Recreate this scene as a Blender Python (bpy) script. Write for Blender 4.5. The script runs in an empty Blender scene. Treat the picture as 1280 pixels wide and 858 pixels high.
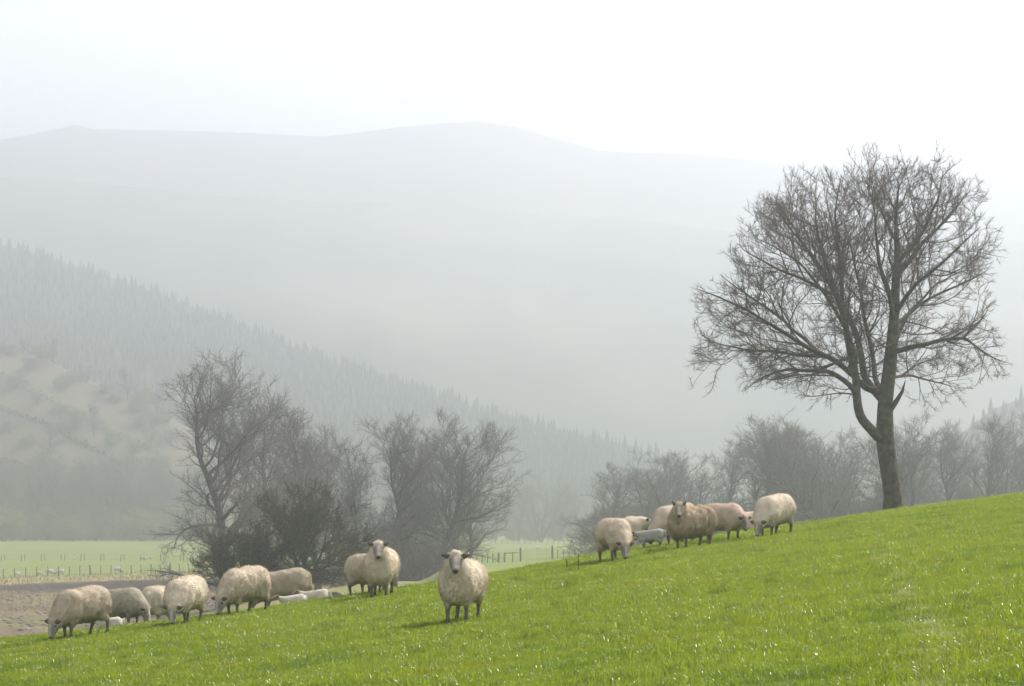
import bpy, math, random
import numpy as np
from mathutils import Vector, Matrix

# ------------------------------------------------------------------ camera, sky, sun, exposure
F = 3500.0            # focal length in photograph pixels (1280 wide), horizon on row 640
HZ = 640.0
scene = bpy.context.scene
cam_data = bpy.data.cameras.new('camera')
cam_data.sensor_width = 36.0
cam_data.lens = F / 1280.0 * 36.0
cam_data.shift_y = (HZ - 429.0) / 1280.0
cam_data.clip_start = 0.5
cam_data.clip_end = 12000.0
cam = bpy.data.objects.new('camera', cam_data)
scene.collection.objects.link(cam)
cam.location = (0, 0, 0)
cam.rotation_euler = (math.radians(90), 0, 0)
scene.camera = cam

SUN_EL = math.radians(45)
SUN_AZ = math.radians(51)          # to the right of the view direction (+y), in front of the camera
to_sun = Vector((math.sin(SUN_AZ) * math.cos(SUN_EL), math.cos(SUN_AZ) * math.cos(SUN_EL), math.sin(SUN_EL)))
world = bpy.data.worlds.new('World')
scene.world = world
world.use_nodes = True
wn = world.node_tree
wn.nodes.clear()
sky = wn.nodes.new('ShaderNodeTexSky')
sky.sky_type = 'NISHITA'
sky.sun_disc = False
sky.sun_elevation = SUN_EL
sky.sun_rotation = SUN_AZ
sky.air_density = 1.0
sky.dust_density = 1.0
sky.ozone_density = 0.6
hs = wn.nodes.new('ShaderNodeHueSaturation')
hs.inputs['Saturation'].default_value = 0.15     # thin high cloud: a pale, nearly colourless sky
bg = wn.nodes.new('ShaderNodeBackground')
bg.inputs['Strength'].default_value = 0.12
wo = wn.nodes.new('ShaderNodeOutputWorld')
wn.links.new(sky.outputs[0], hs.inputs['Color'])
wn.links.new(hs.outputs[0], bg.inputs['Color'])
wn.links.new(bg.outputs[0], wo.inputs['Surface'])

sun_data = bpy.data.lights.new('sun', 'SUN')
sun_data.energy = 4.7
sun_data.angle = math.radians(0.6)
sun_data.color = (1.0, 0.95, 0.88)
sun = bpy.data.objects.new('sun', sun_data)
scene.collection.objects.link(sun)
sun.rotation_euler = to_sun.to_track_quat('Z', 'Y').to_euler()
sun.location = to_sun * 300

scene.view_settings.view_transform = 'Standard'
scene.view_settings.look = 'None'
scene.view_settings.gamma = 1.0
scene.view_settings.exposure = 1.12
HAZE_DENSITY = 0.00107
HAZE_G = 0.85

cy = scene.cycles
cy.use_denoising = True
cy.max_bounces = 8
cy.diffuse_bounces = 3
cy.glossy_bounces = 2
cy.transmission_bounces = 3
cy.volume_bounces = 2
cy.transparent_max_bounces = 8
cy.sample_clamp_indirect = 0.8
cy.use_adaptive_sampling = True
cy.adaptive_threshold = 0.006
cy.caustics_reflective = False
cy.caustics_refractive = False

COL = scene.collection
rng = np.random.default_rng(7)
random.seed(7)

# ------------------------------------------------------------------ helpers
def link(o, parent=None):
    COL.objects.link(o)
    if parent is not None:
        o.parent = parent
    return o

def tag(o, label=None, cat=None, group=None, kind=None):
    if label: o['label'] = label
    if cat: o['category'] = cat
    if group: o['group'] = group
    if kind: o['kind'] = kind
    return o

def empty(name, loc=(0, 0, 0), rz=0.0):
    e = bpy.data.objects.new(name, None)
    e.empty_display_size = 0.2
    e.location = loc
    e.rotation_euler = (0, 0, rz)
    return link(e)

def mesh_np(name, verts, faces, mat, smooth=False):
    """faces: (n,3) or (n,4) int array, or a list of those"""
    me = bpy.data.meshes.new(name)
    verts = np.asarray(verts, dtype=np.float32)
    fl = faces if isinstance(faces, list) else [faces]
    fl = [np.asarray(f, dtype=np.int32) for f in fl if len(f)]
    nl = sum(f.size for f in fl)
    nf = sum(len(f) for f in fl)
    me.vertices.add(len(verts))
    me.vertices.foreach_set('co', verts.ravel())
    me.loops.add(nl)
    me.loops.foreach_set('vertex_index', np.concatenate([f.ravel() for f in fl]))
    me.polygons.add(nf)
    sizes = np.concatenate([np.full(len(f), f.shape[1], dtype=np.int32) for f in fl])
    starts = np.concatenate([[0], np.cumsum(sizes)[:-1]]).astype(np.int32)
    me.polygons.foreach_set('loop_start', starts)
    me.polygons.foreach_set('loop_total', sizes)
    me.update(calc_edges=True)
    if smooth:
        me.polygons.foreach_set('use_smooth', np.ones(nf, dtype=bool))
    if mat is not None:
        me.materials.append(mat)
    return me

def set_attr(me, name, vals):
    a = me.attributes.new(name, 'FLOAT', 'POINT')
    a.data.foreach_set('value', np.asarray(vals, dtype=np.float32))

def obj(name, me, parent=None):
    return link(bpy.data.objects.new(name, me), parent)

def copy_thing(src, loc, rz=0.0, scale=1.0):
    c = src.copy()
    COL.objects.link(c)
    c.location = loc
    c.rotation_euler = (0, 0, rz)
    c.scale = scale if hasattr(scale, '__len__') else (scale,) * 3
    for ch in list(src.children):
        k = ch.copy()
        COL.objects.link(k)
        k.parent = c
    return c

# value noise
def _hash(ix, iy, iz, seed):
    h = (ix.astype(np.int64) * 374761393 + iy.astype(np.int64) * 668265263 + iz.astype(np.int64) * 2147483647 + seed * 144665) & 0xffffffff
    h = ((h ^ (h >> 13)) * 1274126177) & 0xffffffff
    h = ((h ^ (h >> 16)) * 2246822519) & 0xffffffff
    return ((h ^ (h >> 15)) & 0xffff) / 65535.0

def noise3(x, y, z, seed=0):
    x, y, z = np.broadcast_arrays(np.asarray(x, float), np.asarray(y, float), np.asarray(z, float))
    ix, iy, iz = np.floor(x), np.floor(y), np.floor(z)
    fx, fy, fz = x - ix, y - iy, z - iz
    fx, fy, fz = [f * f * (3 - 2 * f) for f in (fx, fy, fz)]
    r = 0
    for a in (0, 1):
        for b in (0, 1):
            for c in (0, 1):
                w = (fx if a else 1 - fx) * (fy if b else 1 - fy) * (fz if c else 1 - fz)
                r = r + w * _hash(ix + a, iy + b, iz + c, seed)
    return r * 2 - 1

def fbm(x, y, z=0.0, oct=4, seed=0):
    r = 0; a = 1.0; f = 1.0; n = 0
    for k in range(oct):
        r = r + a * noise3(np.asarray(x) * f, np.asarray(y) * f, np.asarray(z) * f + k * 7.3, seed + k)
        n += a; a *= 0.5; f *= 2.03
    return r / n

def sstep(a, b, x):
    t = np.clip((np.asarray(x, float) - a) / (b - a), 0, 1)
    return t * t * (3 - 2 * t)

# ------------------------------------------------------------------ materials
def new_mat(name):
    m = bpy.data.materials.new(name)
    m.use_nodes = True
    nt = m.node_tree
    nt.nodes.clear()
    out = nt.nodes.new('ShaderNodeOutputMaterial')
    return m, nt, out

def nd(nt, typ, **kw):
    n = nt.nodes.new(typ)
    for k, v in kw.items():
        if k in n.inputs:
            n.inputs[k].default_value = v
        else:
            setattr(n, k, v)
    return n

def ramp(nt, fac, stops):
    r = nt.nodes.new('ShaderNodeValToRGB')
    el = r.color_ramp.elements
    while len(el) < len(stops): el.new(0.5)
    for e, (p, c) in zip(el, stops):
        e.position = p
        e.color = (*c, 1)
    nt.links.new(fac, r.inputs[0])
    return r.outputs[0]

def mixc(nt, fac, a, b):
    m = nt.nodes.new('ShaderNodeMix')
    m.data_type = 'RGBA'
    for sock, v in ((m.inputs[0], fac), (m.inputs[6], a), (m.inputs[7], b)):
        if isinstance(v, (int, float)): sock.default_value = v
        elif isinstance(v, tuple): sock.default_value = (*v, 1)
        else: nt.links.new(v, sock)
    return m.outputs[2]

def noise_tex(nt, scale, detail=4, rough=0.55, coord='Object', vec=None):
    if vec is None:
        tc = nt.nodes.new('ShaderNodeTexCoord')
        vec = tc.outputs[coord]
    n = nd(nt, 'ShaderNodeTexNoise', Scale=scale, Detail=detail, Roughness=rough)
    nt.links.new(vec, n.inputs['Vector'])
    return n.outputs['Fac']

def bump(nt, height, strength, dist):
    b = nd(nt, 'ShaderNodeBump', Strength=strength, Distance=dist)
    nt.links.new(height, b.inputs['Height'])
    return b.outputs[0]

def attr(nt, name):
    return nd(nt, 'ShaderNodeAttribute', attribute_name=name).outputs['Fac']

def simple_mat(name, c1, c2, scale, rough=0.85, bump_s=0.3, bump_d=0.02, detail=5, spec=0.2):
    m, nt, out = new_mat(name)
    f = noise_tex(nt, scale, detail)
    c = ramp(nt, f, [(0.3, c1), (0.7, c2)])
    p = nd(nt, 'ShaderNodeBsdfPrincipled', Roughness=rough)
    p.inputs['Specular IOR Level'].default_value = spec
    nt.links.new(c, p.inputs['Base Color'])
    nt.links.new(bump(nt, f, bump_s, bump_d), p.inputs['Normal'])
    nt.links.new(p.outputs[0], out.inputs[0])
    return m

def make_ground_mat():
    m, nt, out = new_mat('ground_turf_and_earth')
    f1 = noise_tex(nt, 0.35, 6)
    f2 = noise_tex(nt, 14.0, 4)
    f3 = noise_tex(nt, 0.06, 4)
    turf = ramp(nt, f1, [(0.3, (0.060, 0.110, 0.016)), (0.7, (0.105, 0.165, 0.028))])
    turf = mixc(nt, 0.35, turf, ramp(nt, f2, [(0.35, (0.045, 0.075, 0.012)), (0.7, (0.12, 0.17, 0.04))]))
    field = ramp(nt, f3, [(0.3, (0.115, 0.150, 0.030)), (0.7, (0.155, 0.185, 0.042))])
    dry = ramp(nt, f1, [(0.3, (0.15, 0.13, 0.055)), (0.5, (0.23, 0.19, 0.09)), (0.72, (0.13, 0.15, 0.04))])
    f4 = noise_tex(nt, 0.9, 6, 0.7)
    earth = ramp(nt, f4, [(0.32, (0.040, 0.027, 0.017)), (0.55, (0.12, 0.084, 0.057)), (0.72, (0.20, 0.150, 0.108))])
    c = mixc(nt, attr(nt, 'field'), turf, field)
    c = mixc(nt, attr(nt, 'dry'), c, dry)
    c = mixc(nt, attr(nt, 'earth'), c, earth)
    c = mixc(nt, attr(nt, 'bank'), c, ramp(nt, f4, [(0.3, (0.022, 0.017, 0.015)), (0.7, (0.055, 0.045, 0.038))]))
    p = nd(nt, 'ShaderNodeBsdfPrincipled', Roughness=0.95)
    p.inputs['Specular IOR Level'].default_value = 0.1
    nt.links.new(c, p.inputs['Base Color'])
    nt.links.new(bump(nt, f4, 0.6, 0.25), p.inputs['Normal'])
    nt.links.new(p.outputs[0], out.inputs[0])
    return m

def leafy_mat(name, dark, light, trans, tfac=0.4, gloss=0.06, grough=0.3, per_instance=True, patches=False):
    m, nt, out = new_mat(name)
    if per_instance:
        fac = nt.nodes.new('ShaderNodeObjectInfo').outputs['Random']
    else:
        fac = noise_tex(nt, 1.3, 3)
    c = mixc(nt, fac, dark, light)
    if patches:      # lusher and sparser patches of sward
        geo = nt.nodes.new('ShaderNodeNewGeometry')
        pf = noise_tex(nt, 0.75, 4, 0.6, vec=geo.outputs['Position'])
        lush = ramp(nt, pf, [(0.36, (0.68, 0.76, 0.7)), (0.48, (1, 1, 1)), (0.62, (1.0, 0.95, 0.95)), (0.72, (1.15, 0.98, 1.2))])
        mu = nt.nodes.new('ShaderNodeMix'); mu.data_type = 'RGBA'; mu.blend_type = 'MULTIPLY'; mu.inputs[0].default_value = 1.0
        nt.links.new(c, mu.inputs[6]); nt.links.new(lush, mu.inputs[7])
        c = mu.outputs[2]
    d = nd(nt, 'ShaderNodeBsdfDiffuse')
    t = nd(nt, 'ShaderNodeBsdfTranslucent')
    g = nd(nt, 'ShaderNodeBsdfGlossy', Roughness=grough, Color=(0.9, 0.95, 0.85, 1))
    nt.links.new(c, d.inputs[0])
    tc = mixc(nt, fac, tuple(x * 0.8 for x in trans), trans)
    if patches:
        mu = nt.nodes.new('ShaderNodeMix'); mu.data_type = 'RGBA'; mu.blend_type = 'MULTIPLY'; mu.inputs[0].default_value = 1.0
        nt.links.new(tc, mu.inputs[6]); nt.links.new(lush, mu.inputs[7])
        tc = mu.outputs[2]
    nt.links.new(tc, t.inputs[0])
    m1 = nd(nt, 'ShaderNodeMixShader', Fac=tfac)
    nt.links.new(d.outputs[0], m1.inputs[1]); nt.links.new(t.outputs[0], m1.inputs[2])
    m2 = nd(nt, 'ShaderNodeMixShader', Fac=gloss)
    nt.links.new(m1.outputs[0], m2.inputs[1]); nt.links.new(g.outputs[0], m2.inputs[2])
    nt.links.new(m2.outputs[0], out.inputs[0])
    return m

def make_wool_mat(name, fleece):
    m, nt, out = new_mat(name)
    oi = nt.nodes.new('ShaderNodeObjectInfo')
    f = noise_tex(nt, 9.0, 5, 0.65)
    dirt = noise_tex(nt, 3.0, 3)
    base = mixc(nt, f, *(((0.74, 0.675, 0.59), (0.86, 0.80, 0.715)) if fleece else ((0.58, 0.52, 0.445), (0.70, 0.64, 0.56))))  # locks coloured lighter than the body, painting in some rim light
    mul = nt.nodes.new('ShaderNodeMix'); mul.data_type = 'RGBA'; mul.blend_type = 'MULTIPLY'
    mul.inputs[0].default_value = 1.0
    nt.links.new(base, mul.inputs[6]); nt.links.new(oi.outputs['Color'], mul.inputs[7])
    c = mixc(nt, ramp(nt, dirt, [(0.55, (0, 0, 0)), (0.85, (0.14, 0.14, 0.14))]), mul.outputs[2], (0.27, 0.21, 0.15))
    if not fleece:
        face = mixc(nt, noise_tex(nt, 25.0, 3), (0.20, 0.165, 0.138), (0.30, 0.255, 0.215))
        face = mixc(nt, attr(nt, 'blaze'), face, (0.50, 0.455, 0.41))
        c = mixc(nt, attr(nt, 'skin'), c, face)
        c = mixc(nt, attr(nt, 'dark'), c, (0.045, 0.038, 0.038))
    d = nd(nt, 'ShaderNodeBsdfDiffuse')
    nt.links.new(c, d.inputs[0])
    if fleece:
        t = nd(nt, 'ShaderNodeBsdfTranslucent')
        nt.links.new(c, t.inputs[0])
        mx = nd(nt, 'ShaderNodeMixShader', Fac=0.6)
        nt.links.new(d.outputs[0], mx.inputs[1]); nt.links.new(t.outputs[0], mx.inputs[2])
        nt.links.new(mx.outputs[0], out.inputs[0])
    else:
        d.inputs['Roughness'].default_value = 0.4
        nt.links.new(bump(nt, f, 0.25, 0.02), d.inputs['Normal'])
        nt.links.new(d.outputs[0], out.inputs[0])
    return m

M_ground = make_ground_mat()
M_blade = leafy_mat('grass_blade', (0.062, 0.108, 0.007), (0.172, 0.222, 0.020), (0.29, 0.365, 0.014), 0.5, 0.035, 0.28, patches=True)
M_tussock = leafy_mat('tussock_blade', (0.045, 0.085, 0.008), (0.085, 0.13, 0.014), (0.16, 0.22, 0.012), 0.45, 0.03, 0.3)
M_straw = leafy_mat('straw_blade', (0.26, 0.26, 0.11), (0.42, 0.42, 0.22), (0.40, 0.40, 0.16), 0.4, 0.08, 0.3)
M_dryblade = leafy_mat('dry_blade', (0.17, 0.13, 0.06), (0.26, 0.21, 0.10), (0.28, 0.22, 0.1), 0.35, 0.03, 0.4)
M_wool = make_wool_mat('sheep_body', False)
M_fleece = make_wool_mat('sheep_fleece', True)
M_eye = simple_mat('sheep_eye', (0.012, 0.009, 0.006), (0.03, 0.02, 0.012), 30, 0.15, 0.0, 0.001, spec=0.5)
M_oak = simple_mat('oak_bark', (0.040, 0.034, 0.026), (0.115, 0.105, 0.068), 6.0, 0.9, 1.0, 0.08, 8)
M_oaktwig = simple_mat('oak_twig', (0.065, 0.048, 0.036), (0.14, 0.105, 0.075), 1.2, 0.85, 0.0, 0.01)
M_bark = simple_mat('grey_bark', (0.05, 0.043, 0.036), (0.11, 0.098, 0.082), 3.0, 0.9, 0.4, 0.04)
M_twig = simple_mat('grey_twig', (0.088, 0.080, 0.069), (0.148, 0.134, 0.115), 0.6, 0.9, 0.0, 0.01)
M_thorn = simple_mat('hawthorn_twig', (0.026, 0.022, 0.015), (0.062, 0.053, 0.032), 0.9, 0.9, 0.0, 0.01)
M_bud = leafy_mat('young_leaf', (0.085, 0.11, 0.03), (0.14, 0.16, 0.05), (0.2, 0.24, 0.06), 0.4, 0.03, 0.4, False)
M_conifer = simple_mat('conifer_needles', (0.014, 0.028, 0.018), (0.055, 0.080, 0.040), 0.03, 0.95, 0.0, 0.1)
M_moor = simple_mat('moorland', (0.085, 0.085, 0.045), (0.15, 0.135, 0.075), 0.006, 0.95, 0.2, 5.0)
M_slope = simple_mat('mountain_slope', (0.03, 0.045, 0.03), (0.17, 0.165, 0.10), 0.006, 0.95, 0.2, 5.0)
M_bracken = simple_mat('bracken_slope', (0.075, 0.058, 0.036), (0.115, 0.092, 0.06), 0.03, 0.95, 0.3, 1.0)
M_forestfloor = simple_mat('forest_floor', (0.03, 0.04, 0.025), (0.06, 0.07, 0.04), 0.03, 0.95, 0.3, 1.0)
M_post = simple_mat('weathered_post', (0.09, 0.085, 0.07), (0.19, 0.18, 0.15), 8.0, 0.9, 0.4, 0.01)
M_wire = simple_mat('fence_wire', (0.22, 0.23, 0.23), (0.35, 0.35, 0.35), 5.0, 0.5, 0.0, 0.01)
M_stone = simple_mat('river_stone', (0.10, 0.085, 0.072), (0.24, 0.21, 0.18), 1.5, 0.9, 0.3, 0.03)
M_stalk = simple_mat('dead_stalk', (0.05, 0.07, 0.02), (0.11, 0.12, 0.045), 6.0, 0.9, 0.1, 0.003)

# ------------------------------------------------------------------ the land
CREST = np.array([(-900, 930), (-400, 858), (0, 799), (60, 793), (130, 785), (205, 775), (320, 761), (420, 747), (500, 735),
                  (630, 714), (740, 693), (800, 683), (870, 672), (930, 663), (990, 655), (1020, 651), (1130, 635),
                  (1200, 626), (1280, 615), (1700, 556), (2200, 490)], float)
_px = np.linspace(-900, 2200, 3101)
_cy = np.interp(_px, CREST[:, 0], CREST[:, 1])
_k = np.exp(-0.5 * (np.arange(-90, 91) / 30.0) ** 2); _k /= _k.sum()
_cy = np.convolve(np.pad(_cy, 90, mode='edge'), _k, 'valid')

def crest_slope(u):
    return (np.interp(u * F + 640, _px, _cy) + 3.0 - HZ) / F      # 3 px left for the grass on top

CAM_H = 1.62
def brow_dist(u):
    return np.interp(u * F + 640, [-600, 0, 470, 800, 960, 1300], [40, 41, 45, 52, 54, 56])

TH_X, TH_Y = (390 - 640) / F * 150, 150.0     # the hawthorn's little spur

def ground(x, y):
    x = np.asarray(x, float); y = np.asarray(y, float)
    d = np.maximum(y, 3.0)
    u = np.clip(x / d, -0.45, 0.45)
    s = crest_slope(u)
    D0 = brow_dist(u)
    a = -CAM_H * (1 - d / D0)
    t = np.maximum(d - D0, 0)
    q = 0.0013 * (1 - sstep(0.075, 0.125, u)) + 0.00006
    b = -q * t * t - 0.003 * np.maximum(d - 120, 0) ** 2 * 0.5
    k = 0.03
    sm = -k * np.logaddexp(-a / k, -b / k)
    hill = -(s * d) + sm
    hill = hill - np.maximum(np.abs(x) - 0.45 * d, 0) * 0.05
    near = 1 - sstep(90, 140, d)
    hill = hill + near * (0.030 * fbm(x / 2.6, y / 2.6, 0, 3, 11) * sstep(6, 20, d) + 0.012 * fbm(x / 0.55, y / 0.55, 0, 2, 12))
    # valley floor
    v = -8.0 + 2.9 * sstep(-30, 12, x) * (1 - sstep(380, 620, d)) + 0.12 * fbm(x / 30, y / 30, 0, 3, 5)
    edge = bank_edge(u)
    chan = (1 - sstep(edge - 3.0, edge - 0.3, d + 2.2 * fbm(x / 9, y / 9, 0, 3, 21))) * (1 - sstep(-0.035, -0.018, u))
    depth = np.interp(u * F + 640, [0, 130, 280, 560], [0.75, 1.4, 1.5, 1.2])
    v = v - chan * depth + chan * 0.35 * fbm(x / 6, y / 14, 0, 4, 22)
    v = v + 4.0 * np.exp(-(((x - TH_X) / 16) ** 2 + ((y - TH_Y) / 26) ** 2))
    kk = 0.25
    return kk * np.logaddexp(hill / kk, v / kk)

def bank_edge(u):
    return np.interp(u * F + 640, [-200, 0, 130, 200, 300, 420, 560, 760], [285, 305, 326, 334, 340, 352, 372, 395])

def gz(x, y):
    return float(ground(np.array([x]), np.array([y]))[0])

def at(px, d):
    """point on the ground in the direction of photograph column px, d metres ahead"""
    x = (px - 640) / F * d
    return Vector((x, d, gz(x, d)))

def row(p):
    return HZ - F * p[2] / p[1]

def track(x, y):
    # faint trodden sheep track down the slope
    c = np.interp(y, [12, 15.5, 17.4, 24.4, 32.3, 42], [2.3, 2.6, 2.78, 3.66, 4.43, 5.5]) + 0.18 * fbm(y / 3.0, 0.0 * y, 0, 2, 61)
    return 1.1 * np.exp(-((x - c) / 0.17) ** 2) * (1 - sstep(30, 42, y)) * (0.75 + 0.4 * fbm(x * 2, y * 1.5, 0, 2, 62))

def build_ground():
    us = np.concatenate([np.linspace(-0.9, -0.23, 24)[:-1], np.linspace(-0.23, 0.23, 300), np.linspace(0.23, 0.9, 24)[1:]])
    ds = 5.0 * np.exp(np.linspace(0, math.log(1000 / 5.0), 430))
    ds = np.unique(np.concatenate([ds[(ds < 285) | (ds > 376)], np.arange(285, 376, 0.9)]))
    U, Dd = np.meshgrid(us, ds)
    X = U * Dd
    Z = ground(X, Dd)
    nr, nc = U.shape
    idx = np.arange(nr * nc).reshape(nr, nc)
    f = np.stack([idx[:-1, :-1], idx[:-1, 1:], idx[1:, 1:], idx[1:, :-1]], -1).reshape(-1, 4)
    me = mesh_np('ground', np.stack([X, Dd, Z], -1).reshape(-1, 3), f, M_ground, True)
    u, d, x = U.ravel(), Dd.ravel(), X.ravel()
    edge = bank_edge(u)
    far = sstep(105, 135, d)
    n = fbm(x / 12, d / 25, 0, 4, 31)
    dn = d + 2.2 * fbm(x / 9, d / 9, 0, 3, 21)
    left = 1 - sstep(-0.035, -0.018, u)
    wobble = dn + 6 * n
    strip = left * sstep(-1, 2, wobble - edge + 1) * (1 - sstep(edge + 18, edge + 32, wobble))
    nearside = far * (1 - sstep(-1, 1, dn - edge))
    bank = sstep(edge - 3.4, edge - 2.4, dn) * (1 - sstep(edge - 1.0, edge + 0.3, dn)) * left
    earth = nearside * left * sstep(-0.25, 0.15, n + 0.2 * sstep(225, 250, d) - 0.55 * sstep(-0.105, -0.085, u) * (1 - sstep(-0.03, -0.02, u)))
    spot = np.exp(-(((x - TH_X) / 22) ** 2 + ((d - TH_Y) / 40) ** 2))
    dry = np.clip(far * np.maximum(strip * left, nearside * left * 0.75) + 0.0 * spot, 0, 1)
    fieldm = far * np.maximum(sstep(0, 20, d - edge), 1 - left)
    farstrip = sstep(690, 720, d + 18 * n) * (1 - sstep(770, 800, d)) * sstep(-0.01, 0.0, u)
    dry = np.clip(dry + 0.6 * farstrip + 0.35 * sstep(0.1, 0.4, n) * fieldm * (1 - sstep(400, 440, d)), 0, 1)
    dry = np.clip(dry + 0.65 * np.clip(track(x, d), 0, 1) * (d < 60), 0, 1)
    set_attr(me, 'field', fieldm)
    set_attr(me, 'dry', dry)
    set_attr(me, 'earth', np.clip(earth, 0, 1))
    set_attr(me, 'bank', np.clip(bank, 0, 1))
    return tag(obj('ground', me), 'sloping green pasture running down to the flat valley fields', kind='structure')
build_ground()

# wide valley floor below, out to the feet of the hills
vf = mesh_np('valley_floor', [(-1700, -300, -9.9), (1700, -300, -9.9), (1700, 2900, -9.9), (-1700, 2900, -9.9)], np.array([[0, 1, 2, 3]]),
             simple_mat('valley_grass', (0.10, 0.15, 0.05), (0.16, 0.21, 0.07), 0.02, 0.95, 0.0, 0.1))
tag(obj('valley_floor', vf), 'flat valley floor beneath the hills', kind='structure')

def hill_layer(name, prof, dcrest, dbase, mat, label, shape=1.25, rough=6.0, seed=1, nu=220, nt=46):
    prof = np.array(prof, float)
    ua = (prof[:, 0] - 640) / F
    def crest_z(u, d):
        return (HZ - np.interp(u, ua, prof[:, 1])) / F * d
    def dc(u): return np.interp(u * F + 640, *zip(*dcrest))
    def db(u): return np.interp(u * F + 640, *zip(*dbase))
    def H(u, t):
        u = np.asarray(u, float); t = np.asarray(t, float)
        c, b0 = dc(u), db(u)
        d = b0 + (c - b0) * t
        zc = crest_z(u, c)
        tt = np.clip(t, 0, 1)
        z = -10.5 + (zc + 10.5) * (1 - (1 - tt) ** shape * (1 + 0.4 * tt * 0)) if shape < 1 else -10.5 + (zc + 10.5) * (tt ** shape * (1.0) if False else (tt * (1 + (shape - 1) * (1 - tt))))
        z = z - np.maximum(t - 1, 0) ** 1.3 * (zc + 40) * 0.9
        z = z + rough * fbm(u * d / 160, d / 160, 0, 4, seed) * np.sin(np.clip(tt, 0, 1) * math.pi)
        return u * d, d, z
    us = np.linspace(max(ua[0], -0.45), min(ua[-1], 0.45), nu)
    ts = np.concatenate([np.linspace(0, 1, nt), [1.08, 1.2, 1.4]])
    U, T = np.meshgrid(us, ts)
    X, Y, Z = H(U, T)
    nr, nc = U.shape
    idx = np.arange(nr * nc).reshape(nr, nc)
    f = np.stack([idx[:-1, :-1], idx[:-1, 1:], idx[1:, 1:], idx[1:, :-1]], -1).reshape(-1, 4)
    me = mesh_np(name, np.stack([X, Y, Z], -1).reshape(-1, 3), f, mat, True)
    tag(obj(name, me), label, kind='structure')
    return H

hill_layer('mountain', [(-900, 210), (-300, 200), (-60, 186), (0, 175), (50, 166), (78, 160), (92, 156.5), (103, 158), (114, 161.5), (200, 163), (300, 166), (400, 171),
                        (440, 167), (500, 159), (560, 153.5), (600, 152), (640, 158), (700, 175), (750, 189), (800, 191), (850, 192),
                        (950, 200), (1000, 207), (1100, 206), (1220, 210), (1280, 209), (1500, 225), (2200, 260)],
           [(-900, 2500), (2200, 2500)], [(-900, 1900), (2200, 1900)], M_moor, 'pale moorland mountain with rounded summit along the skyline', 1.3, 10, 3, 700)
hill_layer('mountain_shoulder', [(-900, 190), (-200, 212), (0, 222), (70, 224), (130, 231), (200, 237), (270, 246), (340, 247), (410, 254), (480, 253), (560, 262),
                                 (640, 264), (720, 274), (800, 276), (900, 288), (1000, 292), (1100, 300), (1280, 303), (2200, 320)],
           [(-900, 1950), (2200, 1950)], [(-900, 1350), (2200, 1350)], M_slope, 'long dim mountain shoulder below the moorland summit', 1.2, 32, 4, 500)
H_forest = hill_layer('forested_hill', [(-900, 120), (-300, 240), (0, 305), (100, 335), (200, 368), (300, 408), (400, 448), (500, 482), (600, 515), (700, 547), (790, 567), (860, 590), (960, 650)],
           [(-900, 1500), (0, 1400), (500, 1250), (860, 1120), (1000, 1120)], [(-900, 1010), (0, 1000), (600, 960), (1000, 960)],
           M_forestfloor, 'conifer covered hill falling towards the valley', 1.25, 5, 5)
H_tan = hill_layer('bracken_hillside', [(-900, 250), (-200, 385), (0, 432), (60, 452), (110, 475), (160, 495), (215, 522), (270, 560), (320, 610), (370, 670)],
           [(-900, 960), (0, 940), (400, 880)], [(-900, 790), (0, 800), (400, 810)], M_bracken, 'tan bracken hillside crossed by hedges', 1.15, 1.0, 6)
H_right = hill_layer('wooded_rise', [(1010, 690), (1120, 600), (1180, 560), (1240, 512), (1280, 497), (1400, 440), (2200, 250)],
           [(900, 900), (2200, 1000)], [(900, 700), (2200, 700)], M_forestfloor, 'dim wooded rise behind the right hand woods', 1.2, 3, 8)

# ------------------------------------------------------------------ grass on the near slope
def tuft_mesh(name, n, rad, h0, h1, w, mat, lean=0.5, seed=0):
    r = np.random.default_rng(seed)
    V = []; T3 = []; T4 = []
    for i in range(n):
        a = r.uniform(0, 2 * math.pi); rr = rad * math.sqrt(r.uniform())
        bx, by = rr * math.cos(a), rr * math.sin(a)
        h = r.uniform(h0, h1)
        la = r.uniform(0, 2 * math.pi); ll = h * r.uniform(0.1, lean)
        dx, dy = math.cos(la), math.sin(la)
        wa = r.uniform(0, 2 * math.pi)
        wx, wy = w / 2 * math.cos(wa), w / 2 * math.sin(wa)
        k = len(V)
        V += [(bx - wx, by - wy, -0.02), (bx + wx, by + wy, -0.02),
              (bx + wx * 0.8 + dx * ll * 0.35, by + wy * 0.8 + dy * ll * 0.35, h * 0.6), (bx - wx * 0.8 + dx * ll * 0.35, by - wy * 0.8 + dy * ll * 0.35, h * 0.6),
              (bx + dx * ll * 1.2, by + dy * ll * 1.2, h)]
        T4.append((k, k + 1, k + 2, k + 3)); T3.append((k + 3, k + 2, k + 4))
    return mesh_np(name, V, [np.array(T4), np.array(T3)], mat)

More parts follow.
